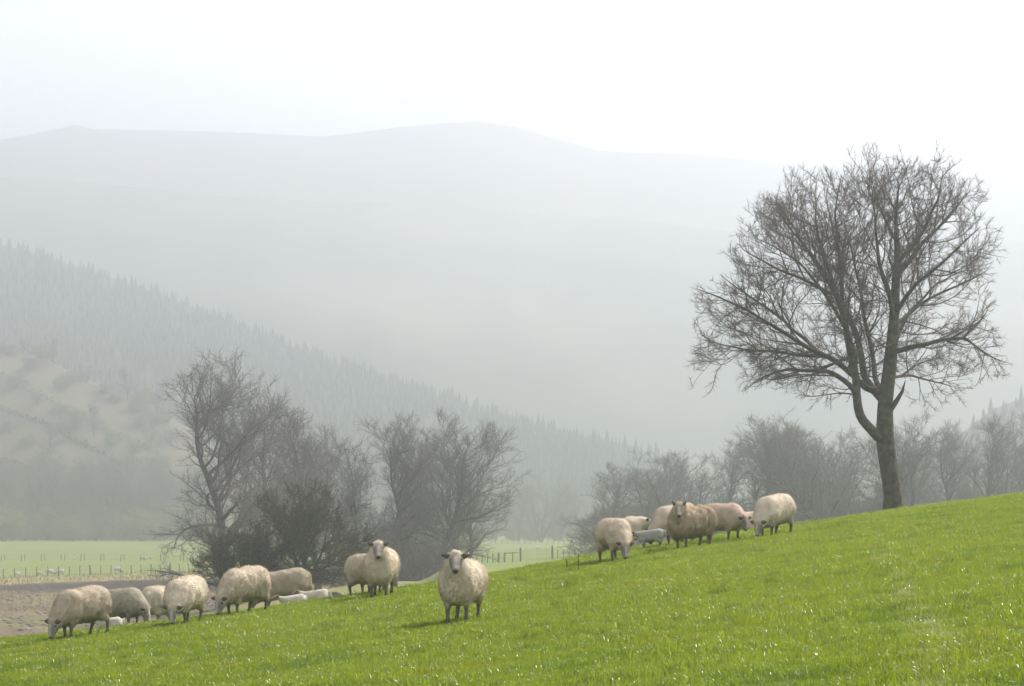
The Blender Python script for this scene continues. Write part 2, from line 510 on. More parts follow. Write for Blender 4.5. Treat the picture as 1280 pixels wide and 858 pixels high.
def scatter(name, patch, tufts, density, label, scale_lo, scale_hi, noise_scale, seed=1):
    """patch: mesh whose faces carry the plants; tufts: list of tuft meshes"""
    col = bpy.data.collections.new(name + '_source')
    for t in tufts:
        o = bpy.data.objects.new(t.name, t)
        col.objects.link(o)
    ng = bpy.data.node_groups.new(name + '_nodes', 'GeometryNodeTree')
    ng.interface.new_socket('Geometry', in_out='INPUT', socket_type='NodeSocketGeometry')
    ng.interface.new_socket('Geometry', in_out='OUTPUT', socket_type='NodeSocketGeometry')
    L = ng.links
    gi = ng.nodes.new('NodeGroupInput'); go = ng.nodes.new('NodeGroupOutput')
    dp = ng.nodes.new('GeometryNodeDistributePointsOnFaces')
    dp.inputs['Seed'].default_value = seed
    da = ng.nodes.new('GeometryNodeInputNamedAttribute'); da.data_type = 'FLOAT'; da.inputs['Name'].default_value = 'density'
    mm = ng.nodes.new('ShaderNodeMath'); mm.operation = 'MULTIPLY'; mm.inputs[1].default_value = density
    L.new(da.outputs['Attribute'], mm.inputs[0])
    L.new(mm.outputs[0], dp.inputs['Density'])
    L.new(gi.outputs[0], dp.inputs['Mesh'])
    ci = ng.nodes.new('GeometryNodeCollectionInfo')
    ci.inputs['Collection'].default_value = col
    ci.inputs['Separate Children'].default_value = True
    ci.inputs['Reset Children'].default_value = True
    ip = ng.nodes.new('GeometryNodeInstanceOnPoints')
    ip.inputs['Pick Instance'].default_value = True
    L.new(dp.outputs['Points'], ip.inputs['Points'])
    L.new(ci.outputs[0], ip.inputs['Instance'])
    rv = ng.nodes.new('FunctionNodeRandomValue'); rv.data_type = 'FLOAT_VECTOR'
    rv.inputs[0].default_value = (-0.15, -0.15, 0); rv.inputs[1].default_value = (0.15, 0.15, 6.283)
    L.new(rv.outputs[0], ip.inputs['Rotation'])
    nz = ng.nodes.new('ShaderNodeTexNoise'); nz.inputs['Scale'].default_value = noise_scale; nz.inputs['Detail'].default_value = 3
    ps = ng.nodes.new('GeometryNodeInputPosition'); L.new(ps.outputs[0], nz.inputs['Vector'])
    mr = ng.nodes.new('ShaderNodeMapRange')
    mr.inputs['From Min'].default_value = 0.35; mr.inputs['From Max'].default_value = 0.72
    mr.inputs['To Min'].default_value = scale_lo; mr.inputs['To Max'].default_value = scale_hi
    L.new(nz.outputs[0], mr.inputs['Value'])
    r2 = ng.nodes.new('FunctionNodeRandomValue'); r2.data_type = 'FLOAT'
    r2.inputs[2].default_value = 0.75; r2.inputs[3].default_value = 1.25
    m2 = ng.nodes.new('ShaderNodeMath'); m2.operation = 'MULTIPLY'
    L.new(mr.outputs[0], m2.inputs[0]); L.new(r2.outputs[1], m2.inputs[1])
    L.new(m2.outputs[0], ip.inputs['Scale'])
    L.new(ip.outputs[0], go.inputs[0])
    o = obj(name, patch)
    md = o.modifiers.new('scatter', 'NODES')
    md.node_group = ng
    return tag(o, label, 'grass', kind='stuff')

def patch_mesh(name, us, ds, dens):
    U, Dd = np.meshgrid(us, ds)
    X = U * Dd
    Z = ground(X, Dd)
    nr, nc = U.shape
    idx = np.arange(nr * nc).reshape(nr, nc)
    f = np.stack([idx[:-1, :-1], idx[:-1, 1:], idx[1:, 1:], idx[1:, :-1]], -1).reshape(-1, 4)
    me = mesh_np(name, np.stack([X, Dd, Z], -1).reshape(-1, 3), f, None)
    set_attr(me, 'density', dens(X, Dd, U).ravel())
    return me

turf_patch = patch_mesh('pasture_grass', np.linspace(-0.235, 0.235, 220), np.concatenate([np.linspace(12.5, 60, 190), np.linspace(60.5, 112, 60)]),
                        lambda X, Y, U: np.where(Y > 60, np.where(U > 0.07, 0.4, 0.15), 1.0) * (1 - 0.65 * np.clip(track(X, Y), 0, 1)))
tufts = [tuft_mesh('grass_tuft', 70, 0.13, 0.012, 0.042, 0.0040, M_blade, 1.6, s) for s in range(5)]
scatter('pasture_grass', turf_patch, tufts, 85.0, 'short bright green grass covering the near slope', 0.7, 1.5, 0.8)

tussock_patch = patch_mesh('grass_tussocks', np.linspace(-0.235, 0.235, 120), np.linspace(12.5, 58, 120),
                           lambda X, Y, U: np.clip(0.25 + 2.2 * fbm(X / 2.2, Y / 2.2, 0, 3, 71), 0, 1.5))
scatter('grass_tussocks', tussock_patch, [tuft_mesh('tussock', 60, 0.085, 0.03, 0.085, 0.0042, M_tussock, 1.2, 20 + s) for s in range(4)], 2.6,
        'darker longer tufts dotted over the near slope', 0.7, 1.3, 2.0, 5)

track_patch = patch_mesh('trodden_grass', np.linspace(0.08, 0.2, 120), np.linspace(13.5, 42, 160), lambda X, Y, U: np.clip(track(X, Y), 0, 1))
scatter('trodden_grass', track_patch, [tuft_mesh('straw_tuft', 26, 0.10, 0.010, 0.032, 0.0042, M_straw, 2.2, 40 + s) for s in range(3)], 60.0,
        'pale trodden grass of the faint sheep track down the slope', 0.7, 1.3, 2.0, 6)

# ------------------------------------------------------------------ trees
class Grower:
    """branches grown level by level; every node keeps its parent, radius and level"""
    def __init__(self, seed, inside, centre):
        self.r = np.random.default_rng(seed); self.inside = inside; self.cen = np.array(centre, float)
        self.P, self.par, self.R, self.lev = [], [], [], []
    def add(self, parent, pts, rad, level):
        ids = []
        for p, q in zip(pts, rad):
            self.P.append(np.array(p, float)); self.par.append(parent); self.R.append(q); self.lev.append(level)
            parent = len(self.P) - 1; ids.append(parent)
        return ids
    def sprout(self, ids, level, gap, lo_, hi_, a0, a1, rmax, st, first=0.2, tip=0.0065, up=0.035, zmin=-9, rlimit=9, jit=0.13, shrink=0.45):
        r, P, R = self.r, self.P, self.R
        out = []
        acc = r.uniform(0, gap)
        n = len(ids)
        for m, i in enumerate(ids):
            pp = self.par[i]
            if pp < 0: continue
            T = P[i] - P[pp]; ln = math.sqrt(T @ T) + 1e-9; T = T / ln
            acc += ln
            if m / n < first or acc < gap or R[i] > rlimit or P[i][2] < zmin: continue
            acc = -r.uniform(0, gap * 0.5)
            for rep_ in range(2 if r.uniform() < 0.35 else 1):
                o_ = P[i] - self.cen; o_ = o_ / (math.sqrt(o_ @ o_) + 1e-9)
                N = r.normal(0, 1, 3) + o_ * 0.6 + np.array([0, 0, 0.25])
                N -= T * (N @ T); N /= math.sqrt(N @ N) + 1e-9
                a = r.uniform(a0, a1)
                d = math.cos(a) * T + math.sin(a) * N
                L_ = r.uniform(lo_, hi_) * (1 - shrink * m / n)
                nst = int(L_ / st)
                if nst < 2: continue
                nz = r.normal(0, jit, (nst, 3)) + r.normal(0, 0.05, 3) + np.array([0, 0, up]) + o_ * 0.03
                q = [P[i]]
                for c in range(nst):
                    d = d + nz[c]
                    d = d / math.sqrt(d @ d)
                    nxt = q[-1] + d * st
                    if not self.inside(nxt): break
                    q.append(nxt)
                if len(q) < 3: continue
                rad = np.linspace(min(rmax, 0.6 * R[i]), tip, len(q))
                out.append(self.add(i, q[1:], rad[1:], level))
        return out
    def arrays(self):
        return np.array(self.P), np.array(self.par), np.array(self.R), np.array(self.lev)

def tubes(P, par, R, thr, flare=None):
    """split the tree into chains; returns two (V, F4) for thick and thin chains"""
    n = len(P)
    kids = [[] for _ in range(n)]
    for i in range(1, n): kids[par[i]].append(i)
    main = [max(k, key=lambda j: R[j]) if k else -1 for k in kids]
    out = {0: [[], [], 0], 1: [[], [], 0]}
    starts = [(-1, 0)] + [(i, j) for i in range(n) for j in kids[i] if j != main[i]]
    for p0, j in starts:
        ch = []
        while j != -1:
            ch.append(j); j = main[j]
        idx = np.array(ch)
        pts = P[idx]; rr = R[idx].copy()
        if p0 >= 0:
            pts = np.vstack([P[p0], pts]); rr = np.concatenate([[min(rr[0] * 1.1, R[p0])], rr])
        if len(pts) < 2: continue
        if len(pts) > 4:
            sm = pts.copy(); sm[1:-1] = 0.25 * pts[:-2] + 0.5 * pts[1:-1] + 0.25 * pts[2:]
            pts = sm
        rmax = rr.max()
        k = 0 if rmax > thr else 1
        ns = 10 if rmax > 0.15 else 6 if rmax > 0.06 else 4 if rmax > 0.025 else 3
        tg = np.gradient(pts, axis=0); tg /= np.linalg.norm(tg, axis=1, keepdims=True) + 1e-9
        ref = np.array([0.3, 0.9, 0.1]) if abs(tg[0, 1]) < 0.8 else np.array([0.9, 0.1, 0.3])
        a = np.cross(tg, ref); a /= np.linalg.norm(a, axis=1, keepdims=True) + 1e-9
        b = np.cross(tg, a)
        an = np.linspace(0, 2 * math.pi, ns, endpoint=False)
        rr[-1] *= 0.5
        ring = pts[:, None, :] + rr[:, None, None] * (np.cos(an)[None, :, None] * a[:, None, :] + np.sin(an)[None, :, None] * b[:, None, :])
        o = out[k][2]
        m = len(pts)
        ii = (np.arange(m - 1)[:, None] * ns)
        jj = np.arange(ns)[None, :]
        f = np.stack([ii + jj, ii + (jj + 1) % ns, ii + ns + (jj + 1) % ns, ii + ns + jj], -1).reshape(-1, 4) + o
        out[k][0].append(ring.reshape(-1, 3)); out[k][1].append(f); out[k][2] += m * ns
    res = []
    for k in (0, 1):
        if out[k][0]: res.append((np.vstack(out[k][0]), np.vstack(out[k][1])))
        else: res.append((np.zeros((0, 3)), np.zeros((0, 4), int)))
    return res

def twigs(P, par, R, sel, per, l0, l1, w, up, seed):
    """thin two-piece three-sided twigs growing from nodes sel"""
    r = np.random.default_rng(seed)
    src = np.repeat(sel, per)
    if len(src) == 0: return np.zeros((0, 3)), np.zeros((0, 3), int)
    base = P[src]
    d0 = P[src] - P[np.maximum(par[src], 0)]
    d0 /= np.linalg.norm(d0, axis=1, keepdims=True) + 1e-9
    base = base - d0 * r.uniform(0, 1, (len(src), 1)) * 0.12
    dv = d0 * 0.9 + r.normal(0, 0.5, d0.shape); dv[:, 2] += up
    dv /= np.linalg.norm(dv, axis=1, keepdims=True) + 1e-9
    ln = r.uniform(l0, l1, (len(src), 1))
    dv2 = dv + r.normal(0, 0.3, dv.shape); dv2[:, 2] += up
    dv2 /= np.linalg.norm(dv2, axis=1, keepdims=True) + 1e-9
    mid = base + dv * ln * 0.5
    end = mid + dv2 * ln * 0.5
    ref = r.normal(0, 1, dv.shape)
    a = np.cross(dv, ref); a /= np.linalg.norm(a, axis=1, keepdims=True) + 1e-9
    b = np.cross(dv, a)
    V = np.zeros((len(src), 7, 3))
    for k in range(3):
        c, s = math.cos(k * 2.094), math.sin(k * 2.094)
        V[:, k] = base + w * (c * a + s * b)
        V[:, 3 + k] = mid + 0.7 * w * (c * a + s * b)
    V[:, 6] = end
    pat = []
    for k in range(3):
        k2 = (k + 1) % 3
        pat += [(k, k2, 3 + k2), (k, 3 + k2, 3 + k), (3 + k, 3 + k2, 6)]
    f = (np.arange(len(src))[:, None, None] * 7 + np.array(pat)[None]).reshape(-1, 3)
    return V.reshape(-1, 3), f

def leaves(P, sel, per, size, spread, seed):
    r = np.random.default_rng(seed)
    src = np.repeat(sel, per)
    c = P[src] + r.normal(0, spread, (len(src), 3))
    V = c[:, None, :] + r.normal(0, size, (len(src), 3, 3))
    return V.reshape(-1, 3), np.arange(len(src) * 3).reshape(-1, 3)

def tree_thing(name, P, par, R, thr, m_trunk, m_crown, tw, lf=None, loc=(0, 0, 0)):
    (Vt, Ft), (Vc, Fc) = tubes(P, par, R, min(thr, 0.45 * R.max()))
    Vw, Fw = tw
    e = empty(name, loc)
    obj('trunk', mesh_np(name + '_trunk', Vt, Ft, m_trunk, True), e)
    obj('crown', mesh_np(name + '_crown', np.vstack([Vc, Vw]), [Fc, Fw + len(Vc)], m_crown, False), e)
    if lf is not None:
        obj('foliage', mesh_np(name + '_foliage', lf[0], lf[1], M_bud), e)
    return e

def resample(pts, step):
    pts = np.array(pts, float)
    seg = np.linalg.norm(np.diff(pts, axis=0), axis=1)
    s = np.concatenate([[0], np.cumsum(seg)])
    n = max(2, int(round(s[-1] / step)) + 1)
    q = np.linspace(0, s[-1], n)
    return np.stack([np.interp(q, s, pts[:, k]) for k in range(3)], -1)

def flare_base(P, R, h, amt):
    z = P[:, 2] - P[0, 2]
    R *= 1 + amt * np.clip(1 - z / h, 0, 1) ** 2
    return R

# the big bare oak on the brow
def build_oak():
    D = 95.0
    k = D / F
    base = at(1119, D)
    def L(px, py, dep=0.0):
        return np.array([(px - 1119) * k, dep, (row(base) - py) * k])
    limbs = [
        # (parent limb, attach position index fraction by nearest point, points px,py,depth)
        [L(1119, 640), L(1116, 610, 0.0), L(1110, 575, 0.05), L(1106, 545), L(1107, 500, 0.1), L(1113, 460, 0.2), L(1118, 400, 0.1), L(1121, 345, 0.2), L(1123, 310, 0.3), L(1120, 270, 0.1), L(1124, 225, 0)],
        [L(1104, 552), L(1088, 537, -0.4), L(1074, 522, -0.7), L(1069, 497, -0.8), L(1071, 470, -0.7), L(1068, 440, -0.8), L(1062, 400, -1.0), L(1044, 350, -1.4), L(1030, 290, -1.6), L(1022, 240, -1.7)],
        [L(1107, 503), L(1095, 487, 0.5), L(1082, 468, 0.9), L(1072, 430, 1.2), L(1060, 390, 1.6), L(1040, 345, 2.0), L(1000, 290, 2.3), L(975, 250, 2.5)],
        [L(1092, 490, 0.5), L(1060, 462, 0.1), L(1034, 444, -0.2), L(983, 421, -0.7), L(943, 399, -1.0), L(903, 376, -1.2), L(868, 364, -1.3)],
        [L(1069, 492, -0.8), L(1050, 475, -1.0), L(1028, 467, -1.4), L(977, 464, -1.8), L(945, 474, -2.0), L(930, 486, -2.1)],
        [L(1117, 440, 0.2), L(1135, 432, -0.3), L(1160, 427, -0.7), L(1200, 421, -1.2), L(1228, 444, -1.4), L(1248, 456, -1.5)],
        [L(1121, 345, 0.2), L(1140, 322, 0.8), L(1165, 290, 1.4), L(1195, 265, 1.8), L(1225, 235, 2.0)],
        [L(1107, 500, 0.1), L(1098, 470, 1.0), L(1096, 430, 1.8), L(1090, 380, 2.4), L(1080, 320, 2.8), L(1070, 260, 3.0)],
        [L(1113, 465, 0.2), L(1130, 420, 1.2), L(1148, 380, 2.0), L(1180, 345, 2.6), L(1215, 330, 2.8)],
        [L(1118, 400, 0.1), L(1105, 370, -0.9), L(1090, 330, -1.7), L(1085, 280, -2.2), L(1078, 225, -2.4)],
        [L(1119, 390, 0.1), L(1140, 355, -1.0), L(1170, 330, -1.9), L(1210, 290, -2.3)],
        [L(1070, 460, -0.8), L(1055, 420, -1.6), L(1025, 380, -2.3), L(985, 345, -2.8), L(940, 320, -3.0)],
        [L(1050, 365, 1.7), L(1015, 345, 1.2), L(975, 325, 0.8), L(930, 300, 0.3)],
        [L(1121, 330, 0.25), L(1150, 290, -0.6), L(1165, 250, -1.0), L(1170, 215, -1.0)],
        [L(1118, 405, 0.1), L(1150, 385, 0.9), L(1185, 365, 1.3), L(1225, 350, 1.2), L(1240, 338, 1.0)],
        [L(1020, 437, -0.3), L(985, 398, 0.6), L(940, 370, 1.2), L(905, 345, 1.4)],
        [L(1034, 444, -0.2), L(990, 440, 0.8), L(940, 436, 1.3), L(895, 425, 1.4), L(874, 412, 1.4)],
        [L(1060, 390, 1.6), L(1050, 330, 0.8), L(1040, 270, 0.4), L(1048, 215, 0.2)],
        [L(1062, 400, -1.0), L(1020, 340, -0.6), L(985, 285, -0.4), L(962, 245, -0.3)],
        [L(1120, 300, 0.2), L(1105, 260, 0.8), L(1092, 215, 1.0)],
        [L(1200, 421, -1.2), L(1220, 400, -0.8), L(1236, 385, -0.5)],
        [L(1113, 470, 0.2), L(1140, 462, 1.2), L(1175, 470, 1.9), L(1205, 480, 2.2)],
        [L(1075, 440, 1.2), L(1050, 455, 2.2), L(1015, 462, 3.0), L(985, 468, 3.2)],
    ]
    r = np.random.default_rng(5)
    outline = np.array([(862, 352), (905, 345), (914, 300), (930, 262), (958, 232), (990, 213), (1040, 198), (1075, 188), (1110, 184), (1150, 187), (1190, 196),
                        (1226, 214), (1232, 250), (1230, 280), (1246, 330), (1240, 360), (1228, 395), (1252, 435), (1255, 458), (1230, 468), (1215, 486),
                        (1190, 500), (1165, 515), (1140, 505), (1125, 470), (1085, 490), (1050, 505), (1020, 500), (985, 478), (955, 490), (925, 512), (900, 492), (872, 468), (874, 420), (868, 385)], float)
    zr = row(base)
    nzx = np.random.default_rng(8).uniform(0, 6.28, 6)
    def in_crown(p):
        x = p[0] / k + 1119; y = zr - p[2] / k
        # ragged edge: the outline wanders by about half a metre in every direction
        x += 9 * math.sin(p[2] * 2.1 + p[1] * 1.7 + nzx[0]) + 6 * math.sin(p[2] * 5.3 - p[1] * 4.1 + p[0] * 3.3 + nzx[1])
        y += 9 * math.sin(p[0] * 1.9 - p[1] * 1.3 + nzx[2]) + 7 * math.sin(p[0] * 5.7 + p[1] * 4.9 + p[2] * 2.7 + nzx[3])
        y -= 8
        half = 4.7 * math.sqrt(min(1, max(0.03, 1 - ((x - 1065) / 205) ** 2 * 0.75 - ((y - 350) / 185) ** 2 * 0.7)))
        if abs(p[1]) >= half: return False
        c = False; j = len(OL) - 1
        for i in range(len(OL)):
            xi, yi = OL[i]; xj, yj = OL[j]
            if (yi > y) != (yj > y) and x < (xj - xi) * (y - yi) / (yj - yi) + xi: c = not c
            j = i
        return c
    OL = [tuple(o) for o in outline]
    g = Grower(5, in_crown, ((1075 - 1119) * k, 0, (zr - 400) * k))
    trunk_r = [.35, .33, .31, .315, .26, .235, .185, .14, .10, .06, .022]
    start_r = [0, .19, .155, .115, .10, .095, .10, .11, .09, .09, .08, .085, .065, .075, .07, .06, .06, .075, .07, .06, .04, .055, .06]
    L0 = []
    for li, pts in enumerate(limbs):
        q = resample(pts, 0.25)
        s_ = np.linspace(0, 1, len(q))
        if li == 0:
            seg = np.concatenate([[0], np.cumsum(np.linalg.norm(np.diff(np.array(pts), axis=0), axis=1))])
            L0.append(g.add(-1, q, np.interp(s_, seg / seg[-1], trunk_r), 0))
        else:
            q = q + np.cumsum(r.normal(0, 0.028, q.shape), axis=0) * np.minimum(1, s_ * 4)[:, None]
            rad = 0.88 * start_r[li] * (1 - s_) ** 0.85 + 0.012
            j = int(((np.array(g.P) - q[0]) ** 2).sum(1).argmin())
            L0.append(g.add(j, q[1:], rad[1:], 0))
    L1 = []
    for ids in L0: L1 += g.sprout(ids, 1, 0.24, 1.4, 3.8, 0.55, 1.15, 0.030, 0.22, 0.12, zmin=(zr - 512) * k, rlimit=0.2)
    L2 = []
    for ids in L1: L2 += g.sprout(ids, 2, 0.21, 0.7, 1.9, 0.5, 1.15, 0.016, 0.16, 0.08)
    L3 = []
    for ids in L2: L3 += g.sprout(ids, 3, 0.17, 0.35, 0.8, 0.5, 1.1, 0.010, 0.12, 0.08)
    P, pr, R, lev = g.arrays()
    R = flare_base(P, R, 0.8, 0.42)
    sel = np.nonzero(lev >= 2)[0]
    tw = twigs(P, pr, R, sel, 3, 0.12, 0.32, 0.0045, 0.12, 9)
    print('oak branches', len(L1), len(L2), len(L3))
    e = tree_thing('oak_tree', P, pr, R, 0.075, M_oak, M_oaktwig, tw, loc=base - Vector((0, 0, 0.05)))
    # broken stub on the trunk
    sp = np.array([L(1112, 512), L(1120, 500, -0.1), L(1127, 488, -0.15), L(1131, 474, -0.15)])
    (v0, f0), (v1, f1) = tubes(sp, np.array([-1, 0, 1, 2]), np.array([0.11, 0.085, 0.055, 0.022]), 0.01)
    obj('broken_limb', mesh_np('oak_stub', v0, f0, M_oak, True), e)
    tag(e, 'tall bare oak with forked trunk standing alone on the brow of the pasture', 'tree')
    print('oak nodes', len(P), 'twig tris', len(tw[1]))
build_oak()

def gen_tree(name, H, W, seed, stems=1, trunk_r=0.3, low=0.16, lean=0.0, gaps=(0.42, 0.34, 0.30), tip=0.011, per=2, tl=(0.4, 0.9), tw_w=0.009,
             mats=None, leaf=0, leafsize=0.09, spread=0.5, unit=1.0, trunk_top=0.86, limb_a=(0.6, 1.15), thr=0.06):
    r = np.random.default_rng(seed)
    ph = r.uniform(0, 6.28, 6)
    zc, hz = H * (low + 1) / 2, H * (1 - low) / 2
    def inside(p):
        x = p[0] - lean * p[2] * 0.5; y = p[1]; z = p[2]
        a = math.atan2(y, x)
        w = 1 + 0.13 * math.sin(2 * a + ph[0] + z * 5 / H) + 0.10 * math.sin(3 * a + ph[1] - z * 9 / H) + 0.08 * math.sin(z * 22 / H + ph[2] + 2 * a)
        dz = abs(z - zc) / hz
        return (x * x + y * y) / (W * W / 4) + (dz ** 2.4 if z > zc else (0.93 * dz) ** 4) < w * w and z > 0.15
    g = Grower(seed, inside, (lean * H * 0.3, 0, H * (low + 0.25 * (1 - low))))
    L0 = []
    root = g.add(-1, [(0, 0, -0.35), (0, 0, -0.1)], [trunk_r * 1.1, trunk_r * 1.08], 0)[-1]
    for s in range(stems):
        a = 2.4 * s + r.uniform(-0.5, 0.5)
        sp = 0 if stems == 1 else spread * r.uniform(0.5, 1.2)
        st = H / 60.0
        n = int(H * trunk_top * (1 if stems == 1 else r.uniform(0.7, 1)) / st)
        d = np.array([lean + sp * math.cos(a), sp * math.sin(a), 1.0]); d /= np.linalg.norm(d)
        p = np.array([0, 0, -0.1]); q = []
        for i in range(n):
            d = d + r.normal(0, 0.05, 3) * np.array([1, 1, 0.5]) + np.array([0, 0, 0.012])
            if i < 8 and stems == 1: d = d * np.array([0.6, 0.6, 1]) + np.array([lean * 0.4, 0, 0])
            d /= np.linalg.norm(d)
            p = p + d * st; q.append(p)
        s_ = np.linspace(0, 1, n)
        r0 = trunk_r if stems == 1 else trunk_r * r.uniform(0.6, 1.0)
        L0.append(g.add(root, q, r0 * (1 - s_ * 0.97) ** 0.85 + tip, 0))
    A = []
    for ids in L0: A += g.sprout(ids, 1, gaps[0] * unit * (1 if stems == 1 else 1.3), W * 0.42, W * 0.66, limb_a[0], limb_a[1], trunk_r * 0.42, 0.27 * unit, 0.0, tip, 0.035, zmin=H * low * 0.75, jit=0.10, shrink=0.5)
    B = []
    for ids in A + L0: B += g.sprout(ids, 2, gaps[1] * unit, 1.2 * unit, 3.6 * unit, 0.5, 1.1, 0.05 * unit, 0.26 * unit, 0.15, tip, 0.04, zmin=H * low)
    C = []
    for ids in B: C += g.sprout(ids, 3, gaps[2] * unit, 0.6 * unit, 1.8 * unit, 0.5, 1.1, 0.022 * unit, 0.25 * unit, 0.08, tip * 0.8, 0.03)
    P, pr, R, lev = g.arrays()
    R = flare_base(P, R, H * 0.05, 0.25)
    sel = np.nonzero(lev >= 2)[0]
    tw = twigs(P, pr, R, sel, per, tl[0], tl[1], tw_w, 0.12, seed + 1)
    lf = leaves(P, sel, leaf, leafsize, 0.25, seed + 2) if leaf else None
    mt = mats or (M_bark, M_twig)
    e = tree_thing(name, P, pr, R, thr, mt[0], mt[1], tw, lf)
    print(name, seed, 'nodes', len(P), 'twigs', len(tw[1]) // 9)
    return e

# hawthorn thicket on its spur behind the ewes
def build_thorn():
    e = gen_tree('hawthorn_tree', 6.0, 8.6, 42, stems=4, trunk_r=0.15, low=0.05, gaps=(0.6, 0.42, 0.38), tip=0.0075, per=3, tl=(0.16, 0.42), tw_w=0.0075,
                 mats=(M_thorn, M_thorn), leaf=1, leafsize=0.022, unit=0.5, spread=0.55, thr=0.045)
    p = at(378, 150.0)
    e.location = p
    tag(e, 'low dark many-stemmed hawthorn with first buds, behind the grazing ewes', 'tree')
    e2 = gen_tree('thorn_bush', 4.2, 5.6, 43, stems=6, trunk_r=0.08, low=0.0, gaps=(0.6, 0.44, 0.38), tip=0.0075, per=3, tl=(0.16, 0.42), tw_w=0.0075,
                  mats=(M_thorn, M_thorn), leaf=1, leafsize=0.022, unit=0.45, spread=0.8, thr=0.03)
    p = at(308, 150.0); e2.location = p
    tag(e2, 'dense dark thorn bush growing beside the hawthorn trunk', 'bush')
build_thorn()

# bare trees
ash = [gen_tree('ash_tree', 20, 14.5, 121, trunk_r=0.34, low=0.14),
       gen_tree('ash_tree', 18, 12, 102, trunk_r=0.28, low=0.2, limb_a=(0.5, 0.95)),
       gen_tree('alder_tree', 15, 10.5, 103, stems=3, spread=0.3, trunk_r=0.24, low=0.12, gaps=(0.7, 0.42, 0.36)),
       gen_tree('alder_tree', 15, 13.5, 104, trunk_r=0.27, low=0.12, lean=0.12, limb_a=(0.7, 1.25)),
       gen_tree('leaning_tree', 13, 12.5, 105, trunk_r=0.25, low=0.18, lean=-0.45)]
bush = [gen_tree('thicket_bush', 5.0, 7.5, 111, stems=6, trunk_r=0.09, low=0.0, spread=0.8, unit=0.75, gaps=(0.7, 0.55, 0.45), per=2, tl=(0.3, 0.7), tw_w=0.011, thr=0.03),
        gen_tree('leafing_bush', 5.5, 7.5, 112, stems=5, trunk_r=0.09, low=0.0, spread=0.7, unit=0.8, gaps=(0.75, 0.6, 0.5), per=1, tl=(0.3, 0.7), tw_w=0.011, leaf=3, leafsize=0.10, thr=0.03)]
used = set()
def plant(src, px, d, top=None, scale=1.0, rz=0.0, label=None, cat='tree', group=None, z=None, sx=1.0):
    p = at(px, d)
    if z is not None: p.z = z
    if top is not None:
        H = src['height']
        scale = ((HZ - top) / F * d - p.z) / H
    sc = (scale * sx, scale * sx, scale)
    if src.name not in used:
        used.add(src.name); o = src
        o.location = p; o.rotation_euler = (0, 0, rz); o.scale = sc
    else:
        o = copy_thing(src, p, rz, sc)
    return tag(o, label, cat, group)
for e in ash + bush:
    e['height'] = max(v.co.z for ch in e.children for v in ch.data.vertices)

G1 = 'bare trees in the clump behind the hawthorn'
plant(ash[0], 284, 236, 428, rz=2.1, label='tallest bare ash of the clump, spreading above the hawthorn', group=G1, sx=1.35)
plant(ash[1], 328, 246, 472, rz=1.4, label='slim bare tree close beside the tallest ash', group=G1, sx=0.9)
plant(ash[1], 398, 262, 494, rz=3.0, label='bare ash rising straight behind the hawthorn crown', group=G1, sx=1.2)
G2 = 'bare trees in the thicket behind the standing ewes'
for (k, px, d, top, rz, lb, sx) in [
        (2, 462, 262, 516, 0.3, 'bare alder at the hawthorn end of the riverside thicket', 1.0),
        (0, 505, 256, 513, 2.2, 'bare spreading tree in the middle of the riverside thicket', 0.85),
        (3, 545, 252, 512, 0.2, 'tallest rounded bare tree of the riverside thicket', 1.0),
        (2, 582, 262, 530, 4.0, 'bare alder at the gate end of the riverside thicket', 0.85),
        (3, 428, 285, 530, 4.4, 'pale bare tree between the ash and the riverside thicket', 0.9)]:
    plant(ash[k], px, d, top - 6, rz=rz, label=lb, group=G2, sx=sx * 1.2)
for (px, d, top, rz, lb) in [(470, 250, 660, 0, 'low twiggy undergrowth beneath the alder'), (520, 245, 662, 1.3, 'brown twiggy undergrowth beneath the spreading tree'),
                             (556, 247, 660, 2.1, 'dense twiggy undergrowth under the rounded tree')]:
    plant(bush[0], px, d, top, rz=rz, label=lb, cat='bush', group='bushes under the riverside trees')

